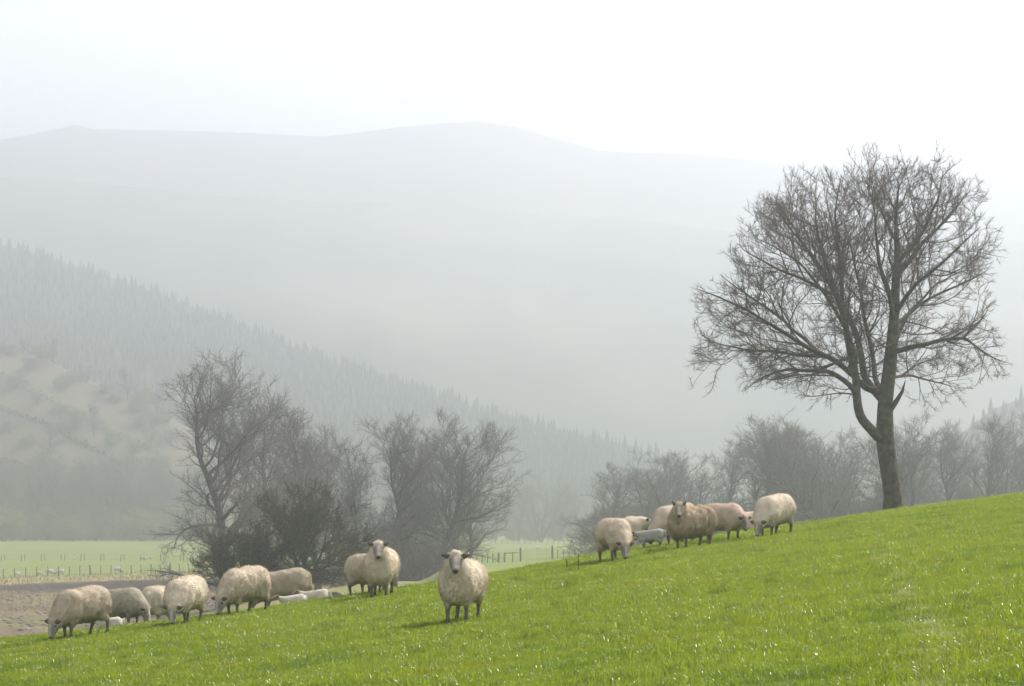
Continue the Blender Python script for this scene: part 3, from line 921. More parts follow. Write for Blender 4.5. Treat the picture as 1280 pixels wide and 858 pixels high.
G3 = 'bare trees in the wood behind the pasture brow'
for (k, px, d, top, rz, lb, sx) in [
        (3, 752, 330, 588, 0.5, 'low dark bare tree at the end of the wood by the gate', 1.15),
        (2, 806, 322, 569, 1.5, 'bare tree in the brow wood behind the ewe by the weed stalk', 1.2), (2, 858, 300, 571, 2.6, 'bare tree in the brow wood above the profile ewe', 1.2), (0, 905, 330, 556, 3.3, 'bare broad tree in the brow wood above the shaggy ewe', 1.0),
        (3, 936, 280, 528, 0.0, 'tall bare tree in the brow wood above the pinkish ewe', 1.1), (1, 975, 300, 530, 1.0, 'bare tree in the brow wood between the pinkish ewe and the oak', 1.1),
        (4, 1052, 262, 514, 0.0, 'leaning bare tree whose trunk slants left behind the oak', 1.0),
        (4, 1090, 275, 545, 0.15, 'second leaning bare tree just behind the oak trunk', 1.0),
        (2, 1030, 310, 540, 4.9, 'bare tree in the brow wood under the left limbs of the oak', 1.2), (3, 1150, 250, 522, 2.7, 'crooked bare tree with arching limbs beyond the oak trunk', 1.1),
        (0, 1190, 300, 532, 2.0, 'bare spreading tree in the brow wood just past the oak trunk', 1.0), (1, 1228, 285, 520, 5.3, 'slender upright bare tree above the grass near the oak', 0.8),
        (2, 1262, 300, 522, 0.8, 'bare tree in the brow wood where the grass meets the slender tree', 1.1), (0, 1290, 320, 505, 4.2, 'bare broad tree at the uphill end of the brow wood', 1.0), (3, 1120, 320, 550, 5.6, 'dim bare tree directly behind the oak trunk', 1.1), (1, 830, 360, 572, 5.0, 'dim tree deep in the brow wood behind the profile ewe', 1.2),
        (0, 1000, 350, 540, 0.9, 'dim broad tree deep in the brow wood above the pale round ewe', 1.0), (2, 1210, 350, 540, 3.7, 'dim tree deep in the brow wood beside the slender upright tree', 1.2), (3, 1068, 350, 545, 3.1, 'dim bare tree deep in the brow wood left of the leaning tree', 1.2)]:
    plant(ash[k], px, d, top - 13, rz=rz, label=lb, group=G3, sx=sx * 1.15)
for i, px in enumerate([765, 800, 835, 872, 905, 945, 985, 1020, 1060, 1100, 1145, 1185, 1225, 1265]):
    plant(bush[0], px, 275 + 31 * ((i * 7) % 4), 625 - (i % 3) * 9, rz=i * 1.1, label='twiggy undergrowth along the foot of the wood behind the brow', cat='bush', group='bushes under the brow wood', sx=1.15)

# hazy woods at the far edge of the valley field
G4 = 'hazy trees along the far edge of the valley field'
for i, (k, px, d, top, sx) in enumerate([
        (0, 15, 800, 570, 1.2), (2, 45, 790, 560, 1.3), (1, 75, 800, 552, 1.4), (0, 100, 805, 560, 1.1), (3, 128, 790, 556, 1.2), (1, 155, 800, 565, 1.3), (2, 180, 795, 572, 1.3),
        (0, 205, 790, 580, 1.1), (3, 235, 800, 585, 1.2), (2, 430, 790, 610, 1.3), (0, 648, 760, 600, 1.2), (2, 676, 740, 586, 1.25), (3, 702, 760, 604, 1.3), (1, 725, 770, 612, 1.3),
        (3, 268, 810, 590, 1.2), (0, -20, 800, 565, 1.2), (2, 30, 830, 575, 1.3), (1, 115, 830, 572, 1.3), (3, 620, 790, 610, 1.2)] + [([0, 3, 2, 1][q % 4], -10 + q * 17, 812 + 14 * (q % 3), 562 + (q * 7) % 19, 1.45) for q in range(16)]):
    plant(ash[k], px, d, top, rz=i * 1.7, label='hazy bare tree in the wood below the bracken hillside' if px < 300 else 'hazy bare tree beyond the field gate, at the foot of the forested hill', group=G4, sx=sx, z=-8.2)
for i, px in enumerate([5, 32, 60, 92, 120, 150, 178, 200, 228, 258, 612, 640, 668, 695, 722, 745]):
    k = 1 if i % 3 != 1 else 0
    plant(bush[k], px, 765 + 9 * (i % 3), [628, 640, 634, 645][i % 4] if px < 300 else 655, rz=i * 2.1, sx=1.3, z=-8.2,
          label=('hazy twiggy bush' if k == 0 else 'hazy bush in first green leaf') + (' at the field edge below the bracken hillside' if px < 300 else ' at the far field edge beyond the gate'), cat='bush', group='hedge bushes at the field edge')

# ------------------------------------------------------------------ conifers
def conifer_mesh(name, layers, pts, seed):
    r = np.random.default_rng(seed)
    V = []; Fc = []
    H = 10.0
    for l in range(layers):
        z0 = H * (0.08 + 0.82 * l / layers); z1 = min(H, z0 + H * 0.30)
        rad = 1.9 * (1 - (l / layers) ** 1.1 * 0.92)
        k = len(V); V.append((0, 0, z1 if l < layers - 1 else H))
        for i in range(pts):
            a = 2 * math.pi * (i + r.uniform(-0.3, 0.3)) / pts
            rr = rad * (1.0 if i % 2 == 0 else 0.55) * r.uniform(0.75, 1.2)
            V.append((rr * math.cos(a), rr * math.sin(a), z0 - 0.25 * (i % 2 == 0) + r.uniform(-0.15, 0.15)))
        for i in range(pts): Fc.append((k, k + 1 + i, k + 1 + (i + 1) % pts))
    return np.array(V, float), np.array(Fc, int)

def place_forest():
    r = np.random.default_rng(12)
    base = [conifer_mesh('c', 6, 8, s) for s in range(3)]
    Vs, Fs, o = [], [], 0
    n = 0
    while n < 7500:
        u = (r.uniform(-60, 850) - 640) / F
        t = r.uniform(0.02, 0.995)
        x, y, z = H_forest(np.array([u]), np.array([t]))
        px = u * F + 640
        if px < 260 and t < 0.35 - px / 1500: continue
        V, Fc = base[n % 3]
        s = r.uniform(0.32, 0.72)
        a = r.uniform(0, 6.28); c, sn = math.cos(a) * s, math.sin(a) * s
        wx = r.uniform(0.8, 1.7)
        W = np.stack([wx * (V[:, 0] * c - V[:, 1] * sn) + x[0], wx * (V[:, 0] * sn + V[:, 1] * c) + y[0], V[:, 2] * s + z[0] - 0.5], -1)
        Vs.append(W); Fs.append(Fc + o); o += len(V); n += 1
    me = mesh_np('conifer_forest', np.vstack(Vs), np.vstack(Fs), M_conifer)
    tag(obj('conifer_forest', me), 'hazy conifer forest covering the hill across the valley', 'forest', kind='stuff')
    V, Fc = conifer_mesh('c', 9, 10, 50)
    tV = [(0.16 * math.cos(a), 0.16 * math.sin(a), z) for z in (-1.0, 2.0) for a in np.linspace(0, 6.28, 7)[:-1]]
    tF = [(i, (i + 1) % 6, 6 + (i + 1) % 6, 6 + i) for i in range(6)]
    src = empty('spruce_tree')
    obj('crown', mesh_np('spruce_crown', V, Fc, M_conifer), src)
    obj('trunk', mesh_np('spruce_trunk', tV, np.array(tF), M_bark), src)
    first = True
    px = 455.0
    i = 0
    while px < 850:
        u = (px - 640) / F
        x, y, z = H_forest(np.array([u]), np.array([r.uniform(0.96, 1.0)]))
        s = r.uniform(0.35, 0.75) * (1.0 if px < 560 else 1.25)
        if first: o_ = src; first = False; o_.location = (x[0], y[0], z[0] - 0.3); o_.scale = (s, s, s)
        else: o_ = copy_thing(src, (x[0], y[0], z[0] - 0.3), r.uniform(0, 6), s)
        tag(o_, 'hazy spruce standing on the forested ridge line', 'tree', 'spruces along the forested ridge line')
        px += r.uniform(3.0, 9.5); i += 1
    for k in range(46):
        px = 1205 + r.uniform(0, 100)
        x, y, z = H_right(np.array([(px - 640) / F]), np.array([r.uniform(0.5, 1.0)]))
        o_ = copy_thing(src, (x[0], y[0], z[0] - 0.3), r.uniform(0, 6), r.uniform(0.4, 0.75))
        tag(o_, 'hazy spruce on the wooded rise behind the slender bare tree', 'tree', 'spruces on the wooded rise')
place_forest()

# hedges and trees over the bracken hillside
def hillside_details():
    r = np.random.default_rng(31)
    for i, (pts, lb) in enumerate([(((-30, 0.83), (60, 0.74), (130, 0.66), (200, 0.62)), 'upper dark hedge line slanting down the bracken hillside'),
                                   (((-30, 0.62), (50, 0.58), (110, 0.52), (180, 0.40)), 'middle dark hedge line slanting down the bracken hillside'),
                                   (((-30, 0.38), (30, 0.34), (70, 0.24)), 'lower short hedge line on the bracken hillside')]):
        q = np.array(pts, float)
        n = 1500
        s = r.uniform(0, 1, n)
        px = np.interp(s, np.linspace(0, 1, len(q)), q[:, 0]) ; t = np.interp(s, np.linspace(0, 1, len(q)), q[:, 1])
        x, y, z = H_tan((px - 640) / F, t)
        hgt = 1.6 + 1.0 * fbm(px / 6.0, 0, 0, 2, 5)
        c = np.stack([x, y + r.normal(0, 0.6, n), z + r.uniform(-0.3, 1, n) * hgt], -1)
        V = c[:, None, :] + r.normal(0, 0.35, (n, 3, 3))
        me = mesh_np('hedge', V.reshape(-1, 3), np.arange(n * 3).reshape(-1, 3), M_conifer if i == 1 else M_bud)
        tag(obj('hedge', me), lb, 'hedge', 'hedges on the bracken hillside')
    spots = [(8, .95), (28, 1.0), (40, .9), (52, 1.0), (66, .98), (80, .85), (92, .92), (108, .97), (128, .93), (145, .9), (160, .96), (172, .9), (20, .75), (48, .68), (72, .66), (95, .62),
             (118, .6), (140, .58), (165, .55), (190, .8), (12, .5), (34, .45), (60, .4), (100, .3), (150, .3), (-12, 0.9), (200, .5), (182, 1.0), (196, .96), (205, .9), (176, .78), (188, .66), (210, .74)]
    for i, (px, t) in enumerate(spots):
        x, y, z = H_tan(np.array([(px - 640) / F]), np.array([t]))
        src = bush[i % 2] if i % 3 != 1 else ash[(i * 2) % 4]
        s = r.uniform(0.4, 0.6) if src in ash else r.uniform(0.7, 1.1)
        o_ = copy_thing(src, (x[0], y[0], z[0] - 0.2), i * 1.3, (s * 1.25, s * 1.25, s))
        tag(o_, 'small hazy tree scattered over the bracken hillside', 'tree', 'trees on the bracken hillside')
hillside_details()

# ------------------------------------------------------------------ fences, gate, posts
def post_mesh(name, w, h, mat, seed=0, pointed=False):
    r = np.random.default_rng(seed)
    V = []
    ns = 7
    for z, s in ((-0.3, 1.0), (h * 0.5, 1.0), (h - 0.03, 0.95), (h, 0.7 if not pointed else 0.3)):
        for k in range(ns):
            a = 2 * math.pi * k / ns
            V.append((w / 2 * s * math.cos(a) * r.uniform(0.92, 1.08), w / 2 * s * math.sin(a) * r.uniform(0.92, 1.08), z))
    Fq = [(l * ns + k, l * ns + (k + 1) % ns, (l + 1) * ns + (k + 1) % ns, (l + 1) * ns + k) for l in range(3) for k in range(ns)]
    k0 = 3 * ns
    Ft = [(k0, k0 + k, k0 + k + 1) for k in range(1, ns - 1)]
    return mesh_np(name, V, [np.array(Fq), np.array(Ft)], mat)

def line_mesh(name, pts, r, mat):
    pts = np.array(pts, float)
    (a, b), _ = tubes(pts, np.arange(len(pts)) - 1, np.full(len(pts), r) * 1.0, r * 0.5)
    return mesh_np(name, a, b, mat)

def fence(name, A, B, n, h, w, label, group=None, wires=(0.35, 0.7, 1.05), thick=(), pair=0.0):
    """A, B: (px, d) ends"""
    e = empty(name, at(*A))
    pm = post_mesh(name + '_post', w, h, M_post, n)
    pts = []
    ax, bx = (A[0] - 640) / F * A[1], (B[0] - 640) / F * B[1]
    r = np.random.default_rng(n)
    for i in range(n):
        s = i / (n - 1)
        x, y = ax + (bx - ax) * s, A[1] + (B[1] - A[1]) * s
        z = gz(x, y); pts.append((x, y, z))
        o = obj('post', pm, e)
        o.location = Vector((x, y, z)) - e.location
        o.rotation_euler = (r.normal(0, 0.03), r.normal(0, 0.03), r.uniform(0, 6))
        k = 1.9 if i in thick else 1.0
        o.scale = (k, k, r.uniform(0.93, 1.07) * (1.08 if k > 1 else 1))
    for wz in wires:
        q = [Vector(p) + Vector((0, 0, wz * h / 1.2)) - e.location for p in pts]
        obj('wire', line_mesh('wire', q, 0.012, M_wire), e)
    return tag(e, label, 'fence', group)
fence('post_and_wire_fence', (4, 336), (282, 379), 23, 1.2, 0.13, 'post and wire fence along the tan river bank strip', thick=(8, 16))
fence('post_and_wire_fence', (2, 452), (300, 452), 13, 1.15, 0.12, 'double fence across the valley field, row on the river side')
fence('post_and_wire_fence', (6, 460), (304, 460), 13, 1.15, 0.12, 'double fence across the valley field, row on the woodland side')
fence('post_and_wire_fence', (596, 330), (630, 322), 6, 1.05, 0.13, 'short post fence beside the field gate and thicket', thick=(4,))
fence('post_and_wire_fence', (697, 318), (748, 326), 8, 1.0, 0.10, 'post fence running from the gate to the grazing group')
fence('post_and_wire_fence', (620, 690), (770, 690), 22, 1.2, 0.14, 'faint far fence at the hazy end of the right hand field')

def gate():
    A, B = at(650.5, 318), at(690.5, 316)
    e = empty('field_gate', A)
    big = post_mesh('gate_post', 0.24, 1.55, M_post, 3)
    for p in (A, B):
        o = obj('gate_post', big, e); o.location = p - A
    for z in (0.25, 0.5, 0.75, 1.0, 1.22):
        obj('rail', line_mesh('rail', [Vector((0, 0, z)), (B - A) * 0.5 + Vector((0, 0, z - 0.01)), (B - A) + Vector((0, 0, z))], 0.022, M_wire), e)
    d = B - A
    for s in (0.03, 0.5, 0.97):
        obj('upright', line_mesh('upright', [d * s + Vector((0, -0.03, 0.2)), d * s + Vector((0, -0.03, 0.7)), d * s + Vector((0, -0.03, 1.25))], 0.022, M_wire), e)
    tag(e, 'metal field gate hung between two stout posts', 'gate')
    A2 = at(631, 320)
    e = empty('rail_fence', A2)
    d = A - A2
    obj('rail', line_mesh('rail2', [Vector((0, 0, 1.0)), d * 0.5 + Vector((0, 0, 1.02)), d * 0.97 + Vector((0, 0, 1.0))], 0.05, M_post), e)
    pm = post_mesh('rail_post', 0.14, 1.15, M_post, 8)
    for s in (0.0, 0.5):
        o = obj('post', pm, e); o.location = d * s
    tag(e, 'single wooden rail on posts beside the field gate', 'fence')
gate()

for (px, d, w, h, lb) in [(422, 66, 0.26, 0.55, 'stout old stump post beyond the brow, beside the hawthorn'), (438, 70, 0.12, 0.5, 'thin short post beside the stump post'),
                          (495, 60, 0.12, 0.35, 'small low post behind the pair of standing ewes'), (412, 64, 0.13, 0.3, 'tiny stub post next to the resting lambs')]:
    p = at(px, d)
    o = obj('wooden_post', post_mesh('wooden_post', w, h + 0.25, M_post, int(px)))
    o.location = p
    o.rotation_euler = (0.04, -0.05, 0.5)
    tag(o, lb, 'post')
# stalks on the slope
def stalk(px, d, h, lean, lb, leafy=True):
    p = at(px, d)
    r = np.random.default_rng(int(px))
    pts = [np.array([lean * t * h, 0.02 * t, h * t]) + r.normal(0, 0.004, 3) for t in np.linspace(0, 1, 6)]
    e = empty('weed_stalk', p)
    obj('stem', line_mesh('weed_stem', pts, 0.007, M_stalk), e)
    if leafy:
        V = []
        for i in range(26):
            t = r.uniform(0.15, 1); c = np.array([lean * t * h, 0, h * t])
            a = r.uniform(0, 6.28); dd = np.array([math.cos(a), math.sin(a), 0.8]) * r.uniform(0.025, 0.05)
            sd = np.array([-math.sin(a), math.cos(a), 0]) * 0.007
            V += [c - sd, c + sd, c + dd]
        obj('leaves', mesh_np('weed_leaves', np.array(V), np.arange(len(V)).reshape(-1, 3), M_stalk), e)
    tag(e, lb, 'weed')
stalk(722.5, 44.5, 0.26, 0.05, 'dark upright weed stalk below the grazing ewe at the gate')
stalk(709, 46, 0.16, -0.05, 'shorter weed stalk beside the dark upright stalk')
stalk(454, 42.0, 0.2, -0.75, 'bent dry stem leaning at the feet of the standing pair', False)

# stones over the river bed, dry tussocks on the banks
def rubble():
    r = np.random.default_rng(3)
    t = (1 + 5 ** 0.5) / 2
    ico = np.array([(-1, t, 0), (1, t, 0), (-1, -t, 0), (1, -t, 0), (0, -1, t), (0, 1, t), (0, -1, -t), (0, 1, -t), (t, 0, -1), (t, 0, 1), (-t, 0, -1), (-t, 0, 1)], float) / 1.9
    fc = np.array([(0, 11, 5), (0, 5, 1), (0, 1, 7), (0, 7, 10), (0, 10, 11), (1, 5, 9), (5, 11, 4), (11, 10, 2), (10, 7, 6), (7, 1, 8), (3, 9, 4), (3, 4, 2), (3, 2, 6), (3, 6, 8), (3, 8, 9), (4, 9, 5), (2, 4, 11), (6, 2, 10), (8, 6, 7), (9, 8, 1)])
    px = r.uniform(-40, 330, 1700); d = r.uniform(190, 325, 1700)
    n = fbm(px / 30, d / 25, 0, 3, 9)
    ok = n > -0.1
    px, d = px[ok], d[ok]
    x = (px - 640) / F * d; z = ground(x, d)
    s = 0.06 + 0.2 * r.uniform(0, 1, len(x)) ** 2.5
    V = ico[None] * r.uniform(0.7, 1.2, (len(x), 12, 1)) * s[:, None, None] * np.array([1.3, 1.2, 0.7]) + np.stack([x, d, z], -1)[:, None, :]
    me = mesh_np('river_stones', V.reshape(-1, 3), (np.arange(len(x))[:, None, None] * 12 + fc[None]).reshape(-1, 3), M_stone)
    tag(obj('river_stones', me), 'brown stones and rubble strewn over the river bed', 'stones', kind='stuff')
    n = 9000
    px = r.uniform(-40, 560, n); d = bank_edge((px - 640) / F) + r.uniform(-60, 34, n) ** 1.0
    x = (px - 640) / F * d; z = ground(x, d)
    a = r.uniform(0, 6.28, n); h = r.uniform(0.12, 0.4, n); w = 0.05
    b = np.stack([x, d, z - 0.02], -1); sd = np.stack([np.cos(a), np.sin(a), 0 * a], -1) * w
    tp = b + np.stack([r.normal(0, 0.1, n), r.normal(0, 0.1, n), h], -1)
    me = mesh_np('dry_grass', np.stack([b - sd, b + sd, tp], 1).reshape(-1, 3), np.arange(3 * n).reshape(-1, 3), M_dryblade)
    tag(obj('dry_grass', me), 'dry tan grass along the river banks', 'grass', kind='stuff')
rubble()

# ------------------------------------------------------------------ sheep
def rcone(p, a, b, ra, rb, sc=None):
    a = np.asarray(a, np.float32); b = np.asarray(b, np.float32)
    ab = b - a
    x, y, z = p[..., 0] - a[0], p[..., 1] - a[1], p[..., 2] - a[2]
    t = np.clip((x * ab[0] + y * ab[1] + z * ab[2]) / np.float32(ab @ ab + 1e-9), 0, 1)
    x = x - t * ab[0]; y = y - t * ab[1]; z = z - t * ab[2]
    if sc is not None: x = x * np.float32(sc[0]); y = y * np.float32(sc[1]); z = z * np.float32(sc[2])
    return np.sqrt(x * x + y * y + z * z) - (np.float32(ra) + np.float32(rb - ra) * t)

def smin(a, b, k):
    h = np.clip(0.5 + 0.5 * (b - a) / k, 0, 1)
    return b * (1 - h) + a * h - k * h * (1 - h)

def surface_nets(v, org, h):
    nx, ny, nz = v.shape
    ins = v < 0
    c = np.zeros((nx - 1, ny - 1, nz - 1), int)
    for a in (0, 1):
        for b in (0, 1):
            for d in (0, 1):
                c += ins[a:nx - 1 + a, b:ny - 1 + b, d:nz - 1 + d]
    cell = (c > 0) & (c < 8)
    ids = -np.ones(cell.shape, int)
    ci = np.argwhere(cell)
    ids[cell] = np.arange(len(ci))
    acc = np.zeros((len(ci), 3)); cnt = np.zeros(len(ci))
    cor = [(a, b, d) for a in (0, 1) for b in (0, 1) for d in (0, 1)]
    for i, p in enumerate(cor):
        for q in cor[i + 1:]:
            if sum(abs(p[k] - q[k]) for k in range(3)) != 1: continue
            va = v[ci[:, 0] + p[0], ci[:, 1] + p[1], ci[:, 2] + p[2]]
            vb = v[ci[:, 0] + q[0], ci[:, 1] + q[1], ci[:, 2] + q[2]]
            m = (va < 0) != (vb < 0)
            t = np.where(m, va / np.where(m, va - vb, 1), 0)
            pt = np.array(p) + t[:, None] * (np.array(q) - np.array(p))
            acc[m] += pt[m]; cnt[m] += 1
    V = org + h * (ci + acc / cnt[:, None])
    quads = []
    for ax in range(3):
        o1, o2 = [k for k in range(3) if k != ax]
        sl0 = [slice(None)] * 3; sl1 = [slice(None)] * 3
        sl0[ax] = slice(0, -1); sl1[ax] = slice(1, None)
        A, B = ins[tuple(sl0)], ins[tuple(sl1)]
        e = np.argwhere(A != B)
        e = e[(e[:, o1] > 0) & (e[:, o2] > 0) & (e[:, o1] < v.shape[o1] - 1) & (e[:, o2] < v.shape[o2] - 1)]
        fl = A[e[:, 0], e[:, 1], e[:, 2]]
        def g(d1, d2):
            k = e.copy(); k[:, o1] -= d1; k[:, o2] -= d2
            return ids[k[:, 0], k[:, 1], k[:, 2]]
        q = np.stack([g(1, 1), g(0, 1), g(0, 0), g(1, 0)], -1)
        flip = fl if ax != 1 else ~fl
        q[~flip] = q[~flip][:, ::-1]
        quads.append(q)
    return V, np.vstack(quads)

def make_sheep(name, px, d, heading, pose, label, size=1.0, yaw=0.0, tint=(1, 1, 1), shag=0.0, ear=0.2, lamb=False, lying=False, seed=1,
               fat=1.0, group='sheep grazing on the slope', headz=0.0, cat='sheep', locks=13000, step=(0, 0, 0, 0), h=0.016, dropz=0.0):
    r = np.random.default_rng(seed)
    base = at(px, d)
    th = math.radians(heading)
    fx, fy = math.cos(th), math.sin(th)
    def gl(x, y):      # ground height under a local point, in local units
        wx = base.x + size * (x * fx - y * fy); wy = base.y + size * (x * fy + y * fx)
        return (gz(wx, wy) - base.z) / size
    # body pitch follows the ground from hind to fore feet
    zf, zb = gl(0.28, 0), gl(-0.36, 0)
    ms = (zf - zb) / 0.64
    def B(x, y, z): return np.array([x, y, z + ms * x])
    dz = -0.28 if lying else 0.0
    wf = (0.80 if lamb else 1.0) * fat
    W = []    # wool pieces (a, b, ra, rb, scale)
    W.append((B(-0.20, 0, .525 + dz), B(0.14, 0, .51 + dz), .235 * wf, .225 * wf, (1, 0.98, 1.0)))
    W.append((B(-0.10, 0, .455 + dz), B(0.06, 0, .45 + dz), .25 * wf, .245 * wf, (1, 1.0, 1.1)))
    for sy_ in (-1, 1):
        W.append((B(-0.30, .075 * sy_, .575 + dz), B(0.20, .06 * sy_, .565 + dz), .165 * wf, .15 * wf, None))
    W.append((B(-0.34, 0, .54 + dz), B(-0.33, 0, .46 + dz), .205 * wf, .215 * wf, (1.05, 1, 1)))
    W.append((B(0.24, 0, .535 + dz), B(0.28, 0, .43 + dz), .20 * wf, .205 * wf, (1, 1.0, 1)))
    W.append((B(-0.52, 0, .60 + dz), B(-0.565, 0, (.34 if not lamb else .40) + dz), .045, .036, None))
    yw = math.radians(yaw)
    cyw, syw = math.cos(yw), math.sin(yw)
    if pose == 'up':
        nb = B(0.31, 0, .58 + dz); poll = B(0.31, 0, .58 + dz) + np.array([0.155 * cyw, 0.155 * syw, .235 + headz])
        hd = np.array([0.74 * cyw, 0.74 * syw, -0.67])
    elif pose == 'level':
        nb = B(0.31, 0, .56 + dz); poll = B(0.31, 0, .56 + dz) + np.array([0.30 * cyw, 0.30 * syw, .13 + headz])
        hd = np.array([0.93 * cyw, 0.93 * syw, -0.36])
    else:
        g = gl(0.62, 0.35 * syw)
        nb = B(0.31, 0, .47 + dz); poll = np.array([0.32 + .23 * cyw, .25 * syw, 0])
        poll[2] = g + 0.285 + headz
        hd = np.array([0.30 * cyw, 0.30 * syw, -0.95])
    hd /= np.linalg.norm(hd)
    if lamb: pass
    side = np.array([-syw, cyw, 0.0])
    upv = np.cross(hd, side) * -1
    if upv[2] < 0 and pose != 'graze': upv = -upv
    if pose == 'graze':
        fwd = np.array([cyw, syw, 0.0]); upv = fwd - hd * (fwd @ hd); upv /= np.linalg.norm(upv)
    nk = 0.145 if not lamb else 0.09
    W.append((nb, poll - hd * 0.02 - upv * 0.02, .185 * wf if not lamb else .12, nk * 0.72, None))
    W.append((nb - np.array([0.05, 0, 0.04]), 0.5 * (nb + poll), .20 * wf if not lamb else .13, nk * 0.95, None))
    hs_ = 1.0 if not lamb else 1.12
    S = []
    nose = poll + hd * 0.205 * hs_
    S.append((poll, poll + hd * 0.10 * hs_, .078 * hs_, .07 * hs_, (1, 1, 1)))
    S.append((poll + hd * 0.08 * hs_, nose, .066 * hs_, .044 * hs_, None))
    S.append((poll + hd * 0.06 * hs_ - upv * 0.03, nose - upv * 0.012, .055 * hs_, .034 * hs_, None))
    EAR = []
    for s in (-1, 1):
        a = poll + side * s * 0.055 + upv * 0.035 - hd * 0.005
        b = a + (side * s * (1 - abs(ear) * 0.55) + np.array([0, 0, 1]) * ear + hd * 0.05) * 0.14
        m_ = 0.5 * (a + b)
        EAR.append((a, m_, .018, .033, None)); EAR.append((m_, b, .033, .010, None))
    TH = []; LG = []; HF = []
    if not lying:
        feet = []
        for i, (x, s) in enumerate(((0.25, 1), (0.25, -1), (-0.35, 1), (-0.35, -1))):
            sy = s * (0.125 if i < 2 else 0.135) * (0.8 if lamb else 1)
            dx = step[i]
            gf = gl(x + dx, sy)
            if i < 2:
                TH.append((B(0.240, sy, .42), np.array([0.250 + dx * .4, sy * .95, gf + .235]), .10 * wf, .045, None))
                LG.append((np.array([0.250 + dx * .4, sy * .95, gf + .25]), np.array([0.250 + dx * .75, sy * .93, gf + .16]), .037, .027, None))
                LG.append((np.array([0.250 + dx * .75, sy * .93, gf + .16]), np.array([0.245 + dx, sy * .92, gf + .05]), .026, .023, None))
                HF.append((np.array([0.245 + dx, sy * .92, gf + .045]), np.array([0.265 + dx, sy * .92, gf + .012]), .026, .031, None))
            else:
                TH.append((B(-0.310, sy * .9, .46), np.array([-0.260 + dx * .3, sy, gf + .33]), .15 * wf, .085, None))
                TH.append((np.array([-0.260 + dx * .3, sy, gf + .33]), np.array([-0.380 + dx * .6, sy, gf + .235]), .085, .042, None))
                LG.append((np.array([-0.380 + dx * .6, sy, gf + .245]), np.array([-0.390 + dx * .7, sy, gf + .19]), .038, .029, None))
                LG.append((np.array([-0.390 + dx * .7, sy, gf + .19]), np.array([-0.360 + dx, sy, gf + .05]), .029, .024, None))
                HF.append((np.array([-0.360 + dx, sy, gf + .045]), np.array([-0.335 + dx, sy, gf + .012]), .026, .031, None))
    else:
        for s in (1, -1):
            gf = gl(0.3, s * .15)
            TH.append((B(-0.34, s * .14, .20), np.array([-0.10, s * .22, gf + .09]), .13, .07, None))
            LG.append((np.array([-0.10, s * .22, gf + .06]), np.array([-0.36, s * .25, gf + .045]), .04, .03, None))
            LG.append((np.array([0.30, s * .13, gf + .10]), np.array([0.46, s * .12, gf + .045]), .05, .032, None))
            LG.append((np.array([0.46, s * .12, gf + .045]), np.array([0.28, s * .15, gf + .035]), .032, .026, None))
    allp = W + S + EAR + TH + LG + HF
    pts = np.array([p for w in allp for p in (w[0], w[1])])
    lo = pts.min(0) - 0.30; hi = pts.max(0) + 0.30
    lo[2] = min(pts[:, 2].min() - 0.06, lo[2] + 0.24)
    n = np.ceil((hi - lo) / h).astype(int) + 1
    gx, gy, gzz = [lo[k] + h * np.arange(n[k]) for k in range(3)]
    p = np.stack(np.meshgrid(gx, gy, gzz, indexing='ij'), -1).astype(np.float32)
    def dist(p):
        dw = None
        for w in W:
            q = rcone(p, *w); dw = q if dw is None else smin(dw, q, 0.075)
        for w in TH: dw = smin(dw, rcone(p, *w), 0.06)
        am = 0.017 + 0.008 * shag
        nb_ = np.abs(dw) < 0.09
        pb = p[nb_]
        dd = am * fbm(pb[:, 0] * 9, pb[:, 1] * 9, pb[:, 2] * 7, 3, seed)
        if shag:
            dd = dd + shag * 0.030 * np.clip(noise3(pb[:, 0] * 14, pb[:, 1] * 14, pb[:, 2] * 5, seed + 5), -0.3, 1)
        dw[nb_] -= dd
        ds_ = None
        for w in S: q = rcone(p, *w); ds_ = q if ds_ is None else smin(ds_, q, 0.03)
        for w in EAR: ds_ = smin(ds_, rcone(p, *w), 0.012)
        dl = None
        for w in LG + HF: q = rcone(p, *w); dl = q if dl is None else smin(dl, q, 0.015)
        sk = ds_ if dl is None else np.minimum(ds_, dl)
        return dw, ds_, sk
    dw, ds_, sk = dist(p)
    V, Q = surface_nets(smin(dw, sk, 0.025), lo, h)
    a, b, c = dist(V)
    skin = np.clip(0.5 + (a - c) / 0.03, 0, 1)
    dark = np.zeros(len(V))
    dn = np.linalg.norm(V - (nose + hd * 0.035 - upv * 0.0), axis=1)
    dark = np.clip(1.5 - dn / 0.034, 0, 1)
    for w in HF: dark = np.maximum(dark, np.clip(1 - rcone(V, *w) / 0.012, 0, 1) * 0.9)
    for w in EAR: dark = np.maximum(dark, np.clip(1 - rcone(V, *w) / 0.012, 0, 1) * 0.6)
    for w in LG: dark = np.maximum(dark, np.clip(1 - rcone(V, *w) / 0.02, 0, 1) * 0.42)
    me = mesh_np(name, V, Q, M_wool, True)
    lat = (V - poll) @ side; alo = (V - poll) @ hd
    set_attr(me, 'blaze', np.exp(-(lat / 0.026) ** 2) * np.clip(alo / 0.05, 0, 1) * (np.linalg.norm(V - poll, axis=1) < 0.3))
    set_attr(me, 'skin', skin); set_attr(me, 'dark', dark)
    o = obj(name, me)
    o.location = base + Vector((0, 0, dropz)); o.rotation_euler = (0, 0, th); o.scale = (size,) * 3
    o.color = (*tint, 1)
    # fleece: short leaning locks over the woolly part
    tri = np.vstack([Q[:, :3], Q[:, [0, 2, 3]]])
    tri = tri[(skin[tri].max(1) < 0.4)]
    e1, e2 = V[tri[:, 1]] - V[tri[:, 0]], V[tri[:, 2]] - V[tri[:, 0]]
    nr = np.cross(e1, e2); ar = np.linalg.norm(nr, axis=1)
    nr /= ar[:, None] + 1e-12
    pick = r.choice(len(tri), locks, p=ar / ar.sum())
